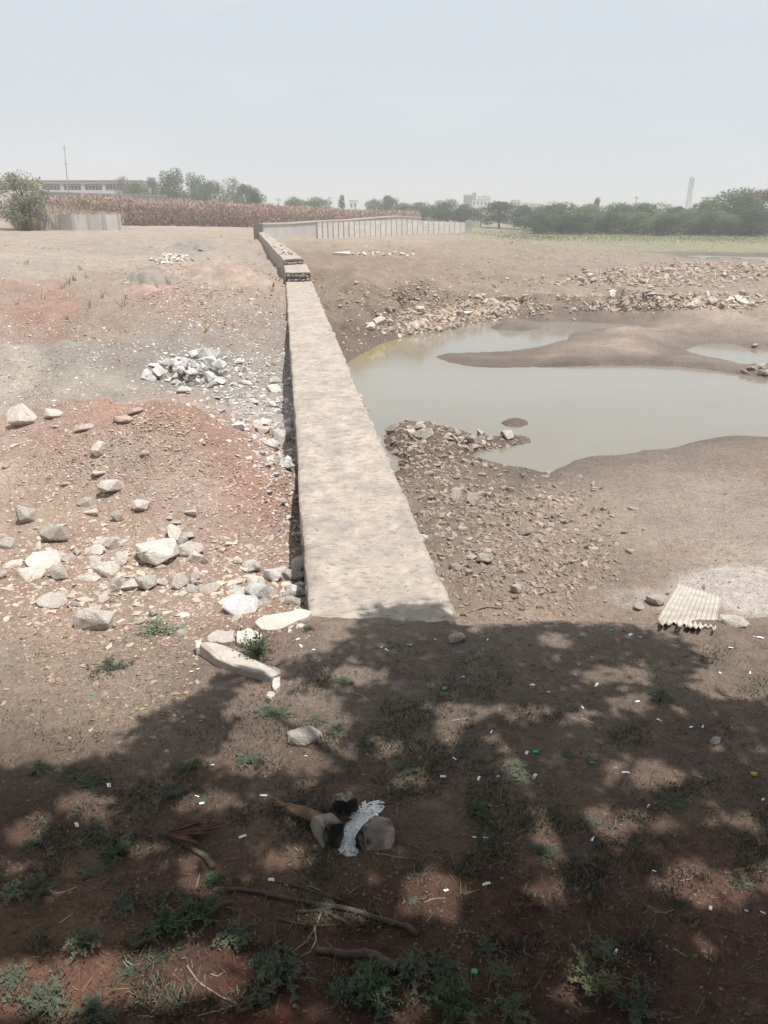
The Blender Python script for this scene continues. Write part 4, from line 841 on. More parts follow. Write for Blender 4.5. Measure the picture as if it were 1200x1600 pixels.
# shaped slabs near the wall end: outlines walked on the ground, with real thickness
def slab(name, outline, thick, m, label, zp=None, lift=0.0, slope=0.0):
    if zp is not None:
        ol = []
        for i_, (a_, b_) in enumerate(outline):
            c_, d_ = outline[(i_ + 1) % len(outline)]; ol += [(a_ + random.uniform(-1, 1), b_ + random.uniform(-.6, .6)), ((a_ + c_) / 2 + random.uniform(-1.8, 1.8), (b_ + d_) / 2 + random.uniform(-1, 1))]
        outline = ol
    P = [hit1(px, py) if zp is None else Vector(at(px, py, zp)) for px, py in outline]; c = sum(P, Vector()) / len(P); bm = bmesh.new()
    vs = [bm.verts.new((p.x - c.x, p.y - c.y, (thick if zp is None else 0) + lift + slope * (p.y - c.y) + random.uniform(-.008, .008))) for p in P]; f = bm.faces.new(vs); 
    if f.normal.z < 0: f.normal_flip()
    r_ = bmesh.ops.extrude_face_region(bm, geom=[f]); down = [v for v in r_['geom'] if isinstance(v, bmesh.types.BMVert)]
    for v in down: v.co.z -= thick + (.05 if zp is None else .1); v.co.x *= 1.02
    bmesh.ops.recalc_face_normals(bm, faces=bm.faces[:]); bmesh.ops.bevel(bm, geom=bm.edges[:], offset=.007, segments=1, affect='EDGES', clamp_overlap=True)
    me = bpy.data.meshes.new(name); bm.to_mesh(me); bm.free(); me.materials.append(M[m]); o = link(name, me, label=label, category='rock'); o.location = c; return o
slab('stone_slab', [(398, 972), (412, 962), (440, 958), (470, 951), (487, 955), (482, 963), (455, 975), (430, 984), (408, 982)], .09, 'pale_rock', 'long pale stone slab lying at the near corner of the wall', .05)
slab('stone_slab', [(312, 1006), (326, 1003), (350, 1008), (380, 1020), (412, 1035), (436, 1044), (438, 1052), (424, 1056), (398, 1050), (366, 1040), (338, 1028)], .07, 'pale_rock', 'longest pale slab slanting down beside the dark green weed', .085)
slab('stone_slab', [(322, 992), (340, 984), (365, 984), (367, 1000), (345, 1004), (326, 1002)], .06, 'pale_rock', 'pale flat slab left of a pair above the longest slab', .05)
slab('stone_slab', [(370, 984), (388, 980), (410, 990), (404, 1000), (386, 1008), (369, 1002)], .06, 'pale_rock', 'pale flat slab right of a pair above the longest slab', .06)
slab('stone_slab', [(303, 1000), (314, 997), (318, 1008), (306, 1011)], .06, 'pale_rock', 'small pale chip at the upper end of the longest slab', .06)
slab('stone_slab', [(428, 1058), (438, 1056), (438, 1072), (430, 1078), (425, 1072)], .045, 'pale_rock', 'short pale fragment below the lower end of the longest slab', .07)
slab('stone_slab', [(418, 1080), (427, 1078), (430, 1086), (422, 1092), (415, 1089)], .04, 'pale_rock', 'lowest pale fragment in a line from the longest slab', .06)
slab('stone_slab', [(480, 1026), (496, 1022), (506, 1028), (500, 1034), (484, 1034)], .03, 'pale_rock', 'thin grey chip in the shade right of the green weed', .045)

# white rock heap on the left, pale heap, ridges, rubble slopes
pile = [(222, 588), (245, 566), (300, 556), (350, 558), (388, 572), (385, 590), (330, 602), (250, 602)]
x, y = scatter(pile, 32); 
rocks(x, y, 12 + 22 * rng.random(len(x)) ** 1.3, MID + PROTO + SLAB, ['white_rock'], label='white angular quarry rock in the heap left of the wall', category='rock', group='white rocks heaped left of the wall')
P2 = hit(*scatter([(262, 582), (300, 570), (345, 574), (350, 588), (300, 596), (265, 594)], 14))
for p in P2:
    rock_at(p + np.array((0, 0, .16)), px_size(p, rng.uniform(20, 33)), random.choice(MID), M['white_rock'], sink=.1, label='white angular quarry rock in the heap left of the wall', category='rock', group='white rocks heaped left of the wall')
x, y = scatter([(235, 404), (262, 397), (300, 401), (302, 408), (270, 414), (238, 411)], 36)
rocks(x, y, rng.uniform(7, 11, len(x)), PROTO, ['pale_rock'], label='pale rounded stone in the far heap between the sand heaps', category='rock', group='stones of the far pale heap')
x, y = scatter([(330, 600), (380, 600), (445, 570), (452, 640), (460, 745), (430, 745), (385, 690), (330, 640)], 40)
rocks(x, y, rng.uniform(11, 28, len(x)), SLAB + PROTO, ['white_rock', 'white_rock', 'pale_rock'], label='white broken rock scattered on the pale dust along the wall foot', category='rock', group='white rocks scattered along the wall foot')
x, y = scatter([(0, 680), (120, 660), (190, 700), (200, 790), (300, 800), (420, 850), (470, 900), (455, 955), (330, 990), (180, 1000), (0, 940)], 48)
rocks(x, y, 14 + 30 * rng.random(len(x)) ** 1.7, MID + SLAB + SLAB, ['pale_rock'], label='fist to head sized pale rock in the rubble slope left of the wall', category='rock', group='rocks of the left rubble slope')
x, y = scatter([(50, 850), (200, 850), (330, 862), (340, 930), (200, 940), (50, 930)], 30)
rocks(x, y, 16 + 30 * rng.random(len(x)) ** 1.4, MID + SLAB, ['pale_rock'], label='pale rubble rock', category='rock', group='rocks of the left rubble slope')
x, y = scatter([(385, 890), (468, 860), (478, 950), (400, 960), (350, 935)], 20)
rocks(x, y, 16 + 26 * rng.random(len(x)), MID + SLAB, ['white_rock', 'pale_rock'], label='angular broken rock', category='rock', group='broken rocks by the wall corner')
x, y = scatter([(600, 668), (680, 664), (745, 676), (825, 688), (740, 700), (720, 740), (880, 790), (900, 850), (760, 905), (720, 900), (640, 770)], 26)
rocks(x, y, rng.uniform(9, 22, len(x)), PROTO + SLAB + MID, ['dark_rock'], label='brown grey rock in the gravel bank between wall and pond', category='rock', group='rocks of the gravel bank by the pond')
x, y = scatter([(598, 676), (640, 664), (700, 664), (740, 678), (828, 686), (826, 694), (740, 694), (660, 690)], 22)
rocks(x, y, rng.uniform(13, 28, len(x)), MID + PROTO, ['dark_rock'], label='brown grey rock along the water edge of the gravel bank', category='rock', group='rocks along the water edge')
x, y = scatter([(905, 480), (960, 462), (1060, 456), (1180, 460), (1190, 478), (1080, 482), (960, 486)], 16)
rocks(x, y, rng.uniform(12, 20, len(x)), PROTO, ['pale_rock', 'dark_rock'], label='tan rock in the nearer stone ridge across the basin', category='rock', group='rocks of the nearer ridge')
x, y = scatter([(860, 440), (960, 418), (1060, 410), (1200, 408), (1200, 430), (1100, 450), (980, 448)], 14)
rocks(x, y, rng.uniform(10, 17, len(x)), PROTO, ['pale_rock', 'dark_rock'], label='tan rock in the farther stone ridge before the far water', category='rock', group='rocks of the farther ridge')
x, y = scatter([(560, 520), (640, 480), (760, 455), (830, 450), (790, 490), (700, 515), (600, 530)], 16)
rocks(x, y, rng.uniform(11, 22, len(x)), PROTO, ['dark_rock', 'pale_rock'], label='tan rock on the crumbling bank beyond the pond', category='rock', group='rocks of the bank beyond the pond')
for px, py, s in ((1162, 582, 13), (1175, 578, 16), (1190, 575, 20), (1197, 584, 18), (1188, 585, 12), (1180, 541, 12), (1196, 568, 14)):
    rocks([px], [py], [s], MID, ['dark_rock'], label='smooth dark stone by the small pool at the right edge', category='rock', group='stones by the small pool')
x = np.r_[np.linspace(552, 590, 8), np.linspace(600, 645, 7)] + rng.normal(0, 2, 15); y = 398 + rng.normal(0, 1, 15)
rocks(x, y, rng.uniform(6, 10, 15), PROTO, ['pale_rock'], label='pale rock set in a line on the ground before the precast fence', category='rock', group='line of rocks before the fence')
slab('stone_slab', [(521, 399.3), (547, 398.7), (547, 396.5), (521, 397.2)], .14, 'pale_rock', 'pale straight kerb block at the head of the line of rocks')

# uncountable gravel: red slope, grey bank, ridges, ground litter
def tints(n, cols, f=.8):
    C = lin(np.array(cols)) * f; return C[rng.integers(0, len(C), n)] * rng.uniform(.82, 1.12, (n, 1))
def gravel(poly, n, s0, s1, cols, name, label, dens=None, flat=1.0, jit=.04):
    x, y = scatter(poly, n, dens); x = x + rng.normal(0, 22, len(x)); y = y + rng.normal(0, jit * np.maximum(y - 330, 60), len(y)); y = np.maximum(y, 372); P = hit(x, y); dep = proj(P[:, 0], P[:, 1], P[:, 2])[2]
    ok = poly_sd(P[:, 0], P[:, 1], PONDS[0]) > -.05; P, dep = P[ok], dep[ok]; ok = (np.abs(wall_s(P[:, 0], P[:, 1])) > HALF + .02) | (P[:, 1] < 5.2); P, dep = P[ok], dep[ok]
    S = (s0 + (s1 - s0) * rng.random(len(P)) ** 4) / F_PX * dep
    return stuff_stones(name, P, S, tints(len(P), cols), label, flat)
tan_ = [(205, 185, 165), (190, 165, 145), (215, 200, 182), (175, 150, 130)]
redc = [(184, 153, 135), (194, 168, 151), (172, 138, 120), (202, 182, 166), (180, 148, 129)]
clump = lambda s, t0=.0: (lambda x, y: np.clip(.35 + .9 * fbm(x, y * 2.2, s, 4) + t0, 0, 1))
gravel([(0, 690), (120, 660), (240, 640), (330, 640), (460, 760), (472, 940), (330, 1000), (0, 1010)], 22000, 2, 10, redc + tan_, 'rubble', 'red and tan gravel covering the slope left of the wall', clump(90, .2))
gravel([(0, 500), (445, 480), (455, 660), (300, 650), (120, 650), (0, 660)], 4500, 2, 9, tan_ + [(225, 220, 215)], 'rubble', 'pale grit on the dusty ground beyond the red heap', clump(80))
gravel([(225, 600), (250, 560), (330, 548), (450, 560), (465, 745), (420, 745), (370, 660), (300, 610)], 2600, 2.5, 15, [(215, 210, 205), (200, 194, 188), (180, 174, 168), (225, 222, 218)], 'rubble', 'white and grey stone chips spread along the wall foot', clump(60, .2))
gravel([(0, 380), (400, 375), (445, 470), (445, 500), (0, 500)], 3000, 1.5, 6, tan_, 'rubble', 'small stones dotted over the far dusty ground on the left', clump(60))
gravel([(598, 664), (700, 662), (828, 688), (745, 715), (860, 745), (930, 800), (960, 880), (850, 960), (720, 960), (650, 800)], 8000, 2.5, 18, [(158, 141, 126), (168, 150, 134), (146, 130, 116), (178, 160, 143)], 'rubble', 'brown grey gravel bank between the wall and the pond', clump(90, .25), 1.3)
gravel([(720, 960), (850, 850), (1200, 700), (1200, 975), (1020, 995), (740, 998)], 2600, 1.5, 8, [(168, 148, 130), (180, 160, 141), (152, 132, 116)], 'rubble', 'scattered stones and clods on the bare dirt flat', clump(110, -.05))
gravel([(500, 520), (500, 440), (640, 430), (860, 430), (1200, 405), (1200, 485), (900, 490), (700, 520), (560, 555)], 6500, 1.5, 11, [(185, 165, 145), (200, 180, 160), (165, 146, 128)], 'rubble', 'broken stones strewn over the banks beyond the pond', clump(60))
ridgec = [(192, 173, 155), (182, 163, 145), (202, 184, 167), (170, 151, 134)]
gravel([(0, 830), (120, 840), (330, 850), (470, 880), (476, 950), (330, 975), (180, 985), (0, 950)], 900, 7, 27, [(205, 188, 170), (192, 174, 156), (214, 200, 184)], 'rubble', 'dusty broken stones crowding the foot of the red heap', clump(55, .1))
gravel([(395, 640), (455, 620), (470, 800), (478, 945), (440, 940), (430, 760)], 420, 6, 22, [(208, 200, 192), (190, 182, 174), (214, 208, 200)], 'rubble', 'grey broken stones packed against the foot of the wall', None)
gravel([(905, 482), (960, 464), (1060, 458), (1190, 460), (1190, 478), (1080, 482), (960, 486)], 1100, 5, 17, ridgec, 'rubble', 'jumble of tan stones forming the nearer ridge in the basin', None, 1.5, .012)
gravel([(860, 442), (960, 420), (1060, 412), (1200, 408), (1200, 430), (1100, 448), (980, 448)], 1900, 4, 14, ridgec, 'rubble', 'jumble of tan stones forming the farther ridge in the basin', None, 1.5, .012)
gravel([(600, 520), (640, 490), (740, 470), (820, 462), (790, 488), (700, 512), (640, 522)], 1200, 5, 19, ridgec, 'rubble', 'jumble of tan stones on the bank just beyond the pond', None, 1.4, .012)
gravel([(210, 425), (300, 405), (436, 412), (446, 505), (330, 515), (200, 470)], 4200, 1.8, 9, redc + tan_, 'rubble', 'reddish gravel and stones over the far soil heaps by the wall', clump(50, .15))
gravel([(0, 940), (330, 985), (310, 1110), (0, 1130)], 2400, 2, 15, [(160, 139, 119), (148, 127, 107), (172, 151, 131)], 'rubble', 'tan stones over the near sunlit soil on the left', clump(70))
gravel([(560, 380), (860, 365), (1200, 385), (1200, 410), (860, 430), (520, 430)], 2200, 1.2, 6, tan_, 'rubble', 'stones dotted over the ground before the far field', clump(60))
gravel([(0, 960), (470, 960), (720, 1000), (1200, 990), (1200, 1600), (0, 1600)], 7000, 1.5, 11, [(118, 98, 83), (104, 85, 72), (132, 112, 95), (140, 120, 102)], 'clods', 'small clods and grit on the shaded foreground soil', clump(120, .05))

x, y = scatter([(0, 372), (390, 368), (440, 450), (440, 520), (0, 520)], 26); cx2 = np.repeat(x, 9) + rng.normal(0, 1.5, len(x) * 9); cy2 = np.repeat(y, 9) + rng.normal(0, .6, len(x) * 9); P = hit(cx2, cy2); n = len(P)
blades('dry_tufts', P, rng.uniform(.08, .28, n), .018, tints(n, [(190, 170, 135), (160, 150, 118), (205, 186, 150)], .8), 'dry grass tufts dotted over the far dusty ground on the left', .45)
# ------------------------------------------------------------------ corrugated sheets
def corrugated(name, corners, ridges, amp, thick, label, m='sheet', ragged=0.0):
    A, B, C_, D_ = corners; nu, nv = ridges * 8, 14; V = []; F = []; c = (A + B + C_ + D_) / 4; nrm = (B - A).cross(D_ - A).normalized()
    if nrm.z < 0: nrm = -nrm
    rag = [random.uniform(0, ragged) for _ in range(ridges * 2 + 1)]
    for side in (0, 1):
        for j in range(nv + 1):
            for i in range(nu + 1):
                u = i / nu; v0 = rag[int(u * ridges * 2)] ; v = v0 + (1 - v0) * j / nv; p = (A.lerp(B, u)).lerp(D_.lerp(C_, u), v) - c
                V.append(p + nrm * (amp * math.cos(u * ridges * 2 * math.pi) - side * thick))
    N = (nu + 1) * (nv + 1); id_ = lambda s, j, i: s * N + j * (nu + 1) + i
    for j in range(nv):
        for i in range(nu): F += [(id_(0, j, i), id_(0, j, i + 1), id_(0, j + 1, i + 1), id_(0, j + 1, i)), (id_(1, j, i), id_(1, j + 1, i), id_(1, j + 1, i + 1), id_(1, j, i + 1))]
    for i in range(nu): F += [(id_(0, 0, i), id_(1, 0, i), id_(1, 0, i + 1), id_(0, 0, i + 1)), (id_(0, nv, i), id_(0, nv, i + 1), id_(1, nv, i + 1), id_(1, nv, i))]
    for j in range(nv): F += [(id_(0, j, 0), id_(0, j + 1, 0), id_(1, j + 1, 0), id_(1, j, 0)), (id_(0, j, nu), id_(1, j, nu), id_(1, j + 1, nu), id_(0, j + 1, nu))]
    o = mesh_obj(name, V, F, M[m], smooth=True, label=label, category='sheet'); o.location = c; return o
def lifted(px, py, dz): 
    p = hit1(px, py); dist = math.hypot(p.x, p.y); s = 1 - dz / (CAM_H - p.z); return Vector((p.x * s, p.y * s, p.z + dz))
corrugated('corrugated_sheet', [lifted(1024, 975, .10), lifted(1118, 985, .07), lifted(1127, 930, .10), lifted(1062, 911, .14)], 11, .007, .012, 'broken pale corrugated cement sheet lying on the bank on the right', ragged=.07)
for px, py, dz, s, lab in ((1075, 934, .165, 17, 'small brown stone lying on top of the corrugated sheet'), (1050, 918, .10, 12, 'dark stone at the upper left corner of the corrugated sheet'), (1098, 920, .11, 14, 'dark stone at the upper edge of the corrugated sheet')):
    p = lifted(px, py, dz - .015); rock_at(p, px_size(p, s), MID[2], M['dark_rock'], sink=.05, label=lab, category='rock')
for (x0, y0, x1, y1, lab) in ((704, 780, 721, 757, 'small upright corrugated sheet fragment in the gravel bank'), (728, 783, 744, 766, 'pale fragment of corrugated sheet right of the upright one')):
    a = hit1(x0, y0); b = hit1(x1, y0); b = a.lerp(b, .85); h = px_size(a, y0 - y1) * .75
    corrugated('sheet_fragment', [a - Vector((0, 0, .02)), b - Vector((0, 0, .02)), b + Vector((.03, h * .55, h * .9)), a + Vector((.03, h * .55, h * .9))], 3, .008, .012, lab)

# ------------------------------------------------------------------ hearth: three sooty stones, firewood, ash
hc = hit1(552, 1290)
def hearth_stone(pts, seed, label, sd):                    # hull of the corners read off the photograph (pixel and height above the soil)
    P = [Vector(at(px, py, z + gz_)) for px, py, z in pts]; c = sum(P, Vector()) / len(P); c.z = gz_ - .02; height = .13
    bm = bmesh.new(); r0 = random.Random(seed)
    for p in P: bm.verts.new(p - c)
    bmesh.ops.convex_hull(bm, input=bm.verts[:]); loose = [v for v in bm.verts if not v.link_faces]; bmesh.ops.delete(bm, geom=loose, context='VERTS')
    bmesh.ops.bevel(bm, geom=bm.edges[:], offset=.004, segments=1, affect='EDGES', clamp_overlap=True); bmesh.ops.triangulate(bm, faces=bm.faces[:]); bmesh.ops.subdivide_edges(bm, edges=bm.edges[:], cuts=2, use_grid_fill=True)
    for v in bm.verts: v.co += Vector((r0.uniform(-1, 1), r0.uniform(-1, 1), r0.uniform(-1, 1))) * .0016
    bm.normal_update(); toc = Vector((*sd, 0)).normalized(); C_ = []
    for v in bm.verts:
        dist = math.hypot(v.co.x + c.x - hc.x, v.co.y + c.y - hc.y); soot = max(0., min(1., (v.normal.dot(toc) + .05) * 2.0)) * max(0., min(1., (.24 - dist) / .06)); n_ = float(fbm(np.array(v.co.x * 9), np.array(v.co.z * 9 + v.co.y * 7), 1., 3)); soot = max(0, min(1, soot * (1 + n_ * .8)))
        C_.append(np.array((.30, .26, .215)) * (1 - soot) + np.array((.022, .02, .019)) * soot)
    me = bpy.data.meshes.new('hearth_stone'); bm.to_mesh(me); bm.free(); me.materials.append(M['hearth']); vcol(me, 'tint', np.array(C_)); o = link('hearth_stone', me, label=label, category='hearth stone'); o.location = c; return o
gz_ = float(zat(hc.x, hc.y)[0])
hearth_stone([(522, 1241, .13), (546, 1235, .13), (558, 1248, .12), (526, 1251, .12), (542, 1254, .12), (515, 1262, 0), (532, 1273, 0), (560, 1267, 0), (556, 1258, 0), (520, 1256, 0)], 3, 'farthest hearth stone with a soot-black front', (.25, -1))
hearth_stone([(488, 1275, .12), (518, 1269, .13), (537, 1287, .12), (508, 1291, .12), (484, 1290, .05), (490, 1306, 0), (506, 1328, 0), (530, 1327, 0), (538, 1306, 0), (500, 1290, 0)], 5, 'grey hearth stone on the left beside the firewood, sooty inside', (1, -.75))
hearth_stone([(566, 1290, .11), (586, 1273, .12), (609, 1279, .12), (617, 1298, .08), (555, 1306, .06), (556, 1326, 0), (574, 1331, 0), (610, 1328, 0), (617, 1314, 0), (562, 1300, 0), (612, 1300, 0)], 9, 'largest tan hearth stone on the right of the ash', (-1, .05))
pts = [lifted(432, 1254, .03), lifted(452, 1262, .04), lifted(475, 1271, .045), lifted(500, 1281, .05), lifted(516, 1290, .05)]
log = empty('firewood_log', pts[2] - Vector((0, 0, .04)), category='log', label='orange-brown firewood stick pushed between the hearth stones')
put(mesh_obj('wood', *tube([pts[1] - (pts[2] - pts[1]) * .05] + pts[1:], [.010, .024, .031, .029, .026], 12, .2), M['firewood'], smooth=True), log); wood_ = log.children[0]
for k, (ax, ay) in enumerate(((428, 1240), (431, 1246), (430, 1252))):
    put(mesh_obj('splinter', *tube([pts[2], pts[1] + Vector((0, 0, .01 * k)), lifted(ax, ay + 6, .05)], [.02, .012, .002], 6, .3), M['firewood']), wood_)
# ash: a low drift between the stones, ragged at its rim
V, F = [], []; spine = [(590, 1260, .065), (572, 1268, .10), (556, 1284, .095), (549, 1302, .07), (546, 1320, .08), (545, 1330, .065)]
SPN = [(hit1(a, b), r_) for a, b, r_ in spine]; c = SPN[2][0].copy(); nu, nv = 70, 70; x0 = min(p.x for p, r_ in SPN) - .14; x1 = max(p.x for p, r_ in SPN) + .14; y0 = min(p.y for p, r_ in SPN) - .14; y1 = max(p.y for p, r_ in SPN) + .14
XX, YY = np.meshgrid(np.linspace(x0, x1, nu), np.linspace(y0, y1, nv), indexing='ij'); best = np.full(XX.shape, -9.)
for (pa, ra), (pb, rb) in zip(SPN[:-1], SPN[1:]):
    for f in np.linspace(0, 1, 6): p = pa.lerp(pb, f); best = np.maximum(best, 1 - np.hypot(XX - p.x, YY - p.y) / (ra + (rb - ra) * f))
best = best + .4 * fbm(XX, YY, .05, 3) + .15 * fbm(XX, YY, .018, 2); ZZ = zat(XX.ravel(), YY.ravel()).reshape(XX.shape) - .006 + np.clip(best, -.4, 1) * .016 + .004 * fbm(XX, YY, .015, 2); ok = best > .02; id0 = np.arange(nu * nv).reshape(nu, nv)
for i in range(nu - 1):
    for j in range(nv - 1):
        if ok[i, j] or ok[i + 1, j + 1]: F.append((id0[i, j], id0[i + 1, j], id0[i + 1, j + 1], id0[i, j + 1]))
used = sorted({k for f in F for k in f}); mp2 = {k: i for i, k in enumerate(used)}; allv = np.stack([XX.ravel() - c.x, YY.ravel() - c.y, ZZ.ravel() - c.z], -1)
o = mesh_obj('ash_heap', allv[used], [tuple(mp2[k] for k in f) for f in F], M['ash'], smooth=True, category='ash', label='white ash spilled between the three hearth stones'); o.location = c

# ------------------------------------------------------------------ branches and twigs
def stick(name, px_pts, rad, m, label, cat='branch', lift=.6, group=None, sub=3):
    P = []
    for i in range(len(px_pts) - 1):
        for k in range(sub):
            f = k / sub; P.append((px_pts[i][0] * (1 - f) + px_pts[i + 1][0] * f, px_pts[i][1] * (1 - f) + px_pts[i + 1][1] * f))
    P.append(px_pts[-1]); W_ = hit([p[0] for p in P], [p[1] for p in P]); n = len(W_); z = np.convolve(np.pad(W_[:, 2], 2, 'edge'), np.ones(5) / 5, 'valid'); z = np.maximum(z, W_[:, 2] - .004)
    r_ = [rad[0] + (rad[1] - rad[0]) * i / (n - 1) for i in range(n)]
    pts = [Vector((W_[i, 0] + random.uniform(-.3, .3) * r_[i], W_[i, 1] + random.uniform(-.3, .3) * r_[i], z[i] + r_[i] * lift)) for i in range(n)]; c = pts[n // 2].copy()
    o = mesh_obj(name, *tube([p - c for p in pts], r_, 7, .12), M[m], smooth=True, category=cat, label=label); o.location = c
    if group: o['group'] = group
    return o
stick('branch', [(332, 1392), (375, 1391), (430, 1402), (490, 1414), (550, 1424), (600, 1440), (635, 1448), (652, 1464)], (.010, .014), 'dark_stick', 'longest dark dry branch lying across the foreground')
stick('branch', [(432, 1378), (470, 1388), (515, 1400), (560, 1418)], (.008, .004), 'dark_stick', 'thin branch just above the longest one')
stick('branch', [(462, 1426), (500, 1424), (530, 1436), (552, 1449)], (.009, .006), 'dark_stick', 'short curved branch below the longest one')
stick('branch', [(434, 1436), (460, 1444), (495, 1448), (530, 1446)], (.007, .004), 'dark_stick', 'short dark stick ending under the curved branch')
stick('branch', [(492, 1487), (520, 1490), (545, 1496), (570, 1494), (595, 1502), (618, 1518)], (.014, .024), 'dark_stick', 'thick knotty piece of wood behind the front weeds')
stick('branch', [(256, 1304), (275, 1314), (300, 1328), (322, 1342), (334, 1358)], (.010, .018), 'dark_stick', 'thick dark branch stub below the dead frond')
stick('branch', [(720, 962), (735, 956), (760, 949), (784, 951)], (.012, .014), 'dry_twig', 'curved pale stick lying on the dirt beside the wall end')
stick('twig', [(504, 1420), (494, 1448), (480, 1470), (455, 1490)], (.004, .003), 'dry_twig', 'reddish forked twig bent over the short branches', 'twig')
stick('twig', [(492, 1450), (494, 1470), (484, 1488), (466, 1498)], (.004, .002), 'dry_twig', 'lower prong beside the reddish forked twig', 'twig')
stick('twig', [(292, 1510), (310, 1535), (345, 1558), (372, 1570), (340, 1580), (308, 1588)], (.004, .003), 'dry_twig', 'long bent straw stalk in the bottom left corner', 'twig')
stick('twig', [(586, 1334), (610, 1338), (638, 1342)], (.005, .003), 'dry_twig', 'straight pale stick in front of the largest hearth stone', 'twig')
stick('twig', [(576, 1258), (600, 1257), (618, 1255)], (.004, .003), 'dark_stick', 'thin dark stick at the back of the ash', 'twig')
for k in range(30):
    px, py = random.uniform(40, 1180), random.uniform(1030, 1580); a = random.uniform(-.9, .9); l = random.uniform(18, 42); b = random.uniform(-6, 6)
    stick('twig', [(px, py), (px + math.cos(a) * l * .5 + b * .3, py + math.sin(a) * l * .3 + b), (px + math.cos(a) * l, py + math.sin(a) * l * .6)], (.0035, .002), 'dry_twig', 'short thin dry twig strewn on the foreground soil', 'twig', group='twigs strewn on the soil')
# dead dark frond
fr = empty('dead_frond', hit1(300, 1310), category='frond', label='dead dark red-brown palm-like frond lying left of the hearth')
for k, (x1, y1) in enumerate(((352, 1286), (340, 1294), (318, 1282), (300, 1288), (330, 1302), (312, 1318))):
    a, b = lifted(258, 1302, .03), lifted(x1, y1, .03 + .015 * (k % 3)); d = (b - a).normalized(); s = Vector((-d.y, d.x, 0)) * .018; m_ = a.lerp(b, .55) + Vector((0, 0, .012))
    put(mesh_obj('leaflet', [a, m_ - s, b, m_ + s, a - Vector((0, 0, .004)), m_ - s - Vector((0, 0, .006)), b - Vector((0, 0, .004)), m_ + s - Vector((0, 0, .006))], [(0, 1, 2, 3), (7, 6, 5, 4), (0, 4, 5, 1), (1, 5, 6, 2), (2, 6, 7, 3), (3, 7, 4, 0)], M['frond']), fr)

# ------------------------------------------------------------------ weeds
def weed_mesh(n_stem, leaf, spread, h):
    V, F, SV, SF = [], [], [], []
    for s in range(n_stem):
        a = random.uniform(0, 6.28); L_ = spread * random.uniform(.25, 1.0); pts = []; kink = random.uniform(-.9, .9); hs_ = random.uniform(.5, 1.1)
        for k in range(5):
            f = k / 4; pts.append(Vector((math.cos(a + kink * f) * L_ * f, math.sin(a + kink * f) * L_ * f, h * hs_ * (1 - (1 - f) ** 2) * random.uniform(.75, 1.0))))
        v, f_ = tube(pts, [.0022, .002, .0017, .0014, .001], 3); b = len(SV); SV += v; SF += [tuple(i + b for i in q_) for q_ in f_]
        for k in range(16):
            f = random.uniform(.15, 1.05); i = min(int(f * 4), 3); p = pts[i].lerp(pts[i + 1], min(f * 4 - i, 1)) + Vector((random.uniform(-1, 1), random.uniform(-1, 1), random.uniform(-.3, .6))) * leaf * .5
            la = random.uniform(0, 6.28); ls = leaf * random.uniform(.5, 1.3); d = Vector((math.cos(la), math.sin(la), random.uniform(-.3, .9))).normalized(); sd = Vector((-d.y, d.x, random.uniform(-.4, .4))).normalized(); up = d.cross(sd); b = len(V)
            V += [p, p + d * ls * .35 + sd * ls * .30, p + d * ls * .62 + sd * ls * .16, p + d * ls - up * ls * .15, p + d * ls * .62 - sd * ls * .16, p + d * ls * .35 - sd * ls * .30, p + d * ls * .45 - up * ls * .07]
            F += [(b, b + 6, b + 1), (b + 1, b + 6, b + 2), (b + 2, b + 6, b + 3), (b, b + 5, b + 6), (b + 5, b + 4, b + 6), (b + 4, b + 3, b + 6)]
    me = bpy.data.meshes.new('leaves'); me.from_pydata([tuple(v) for v in V], [], F); ms = bpy.data.meshes.new('stems'); ms.from_pydata([tuple(v) for v in SV], [], SF); return me, ms
WP = [weed_mesh(34, .021, .17, .07), weed_mesh(26, .019, .16, .05), weed_mesh(40, .020, .16, .10), weed_mesh(24, .023, .15, .06)]
def weed(px, py, wpx, m, label, hs=1.0, group=None, k=None):
    p = hit1(px, py); s = px_size(p, wpx) / .28; me, ms = WP[random.randrange(4) if k is None else k]
    t = empty('weed', p, category='weed', label=label); t.scale = (s, s, s * hs); t.rotation_euler = (0, 0, random.uniform(0, 6.28))
    if group: t['group'] = group
    link('foliage', with_mat(me, M[m]), t); link('stem', with_mat(ms, M['weed_stem']), t)
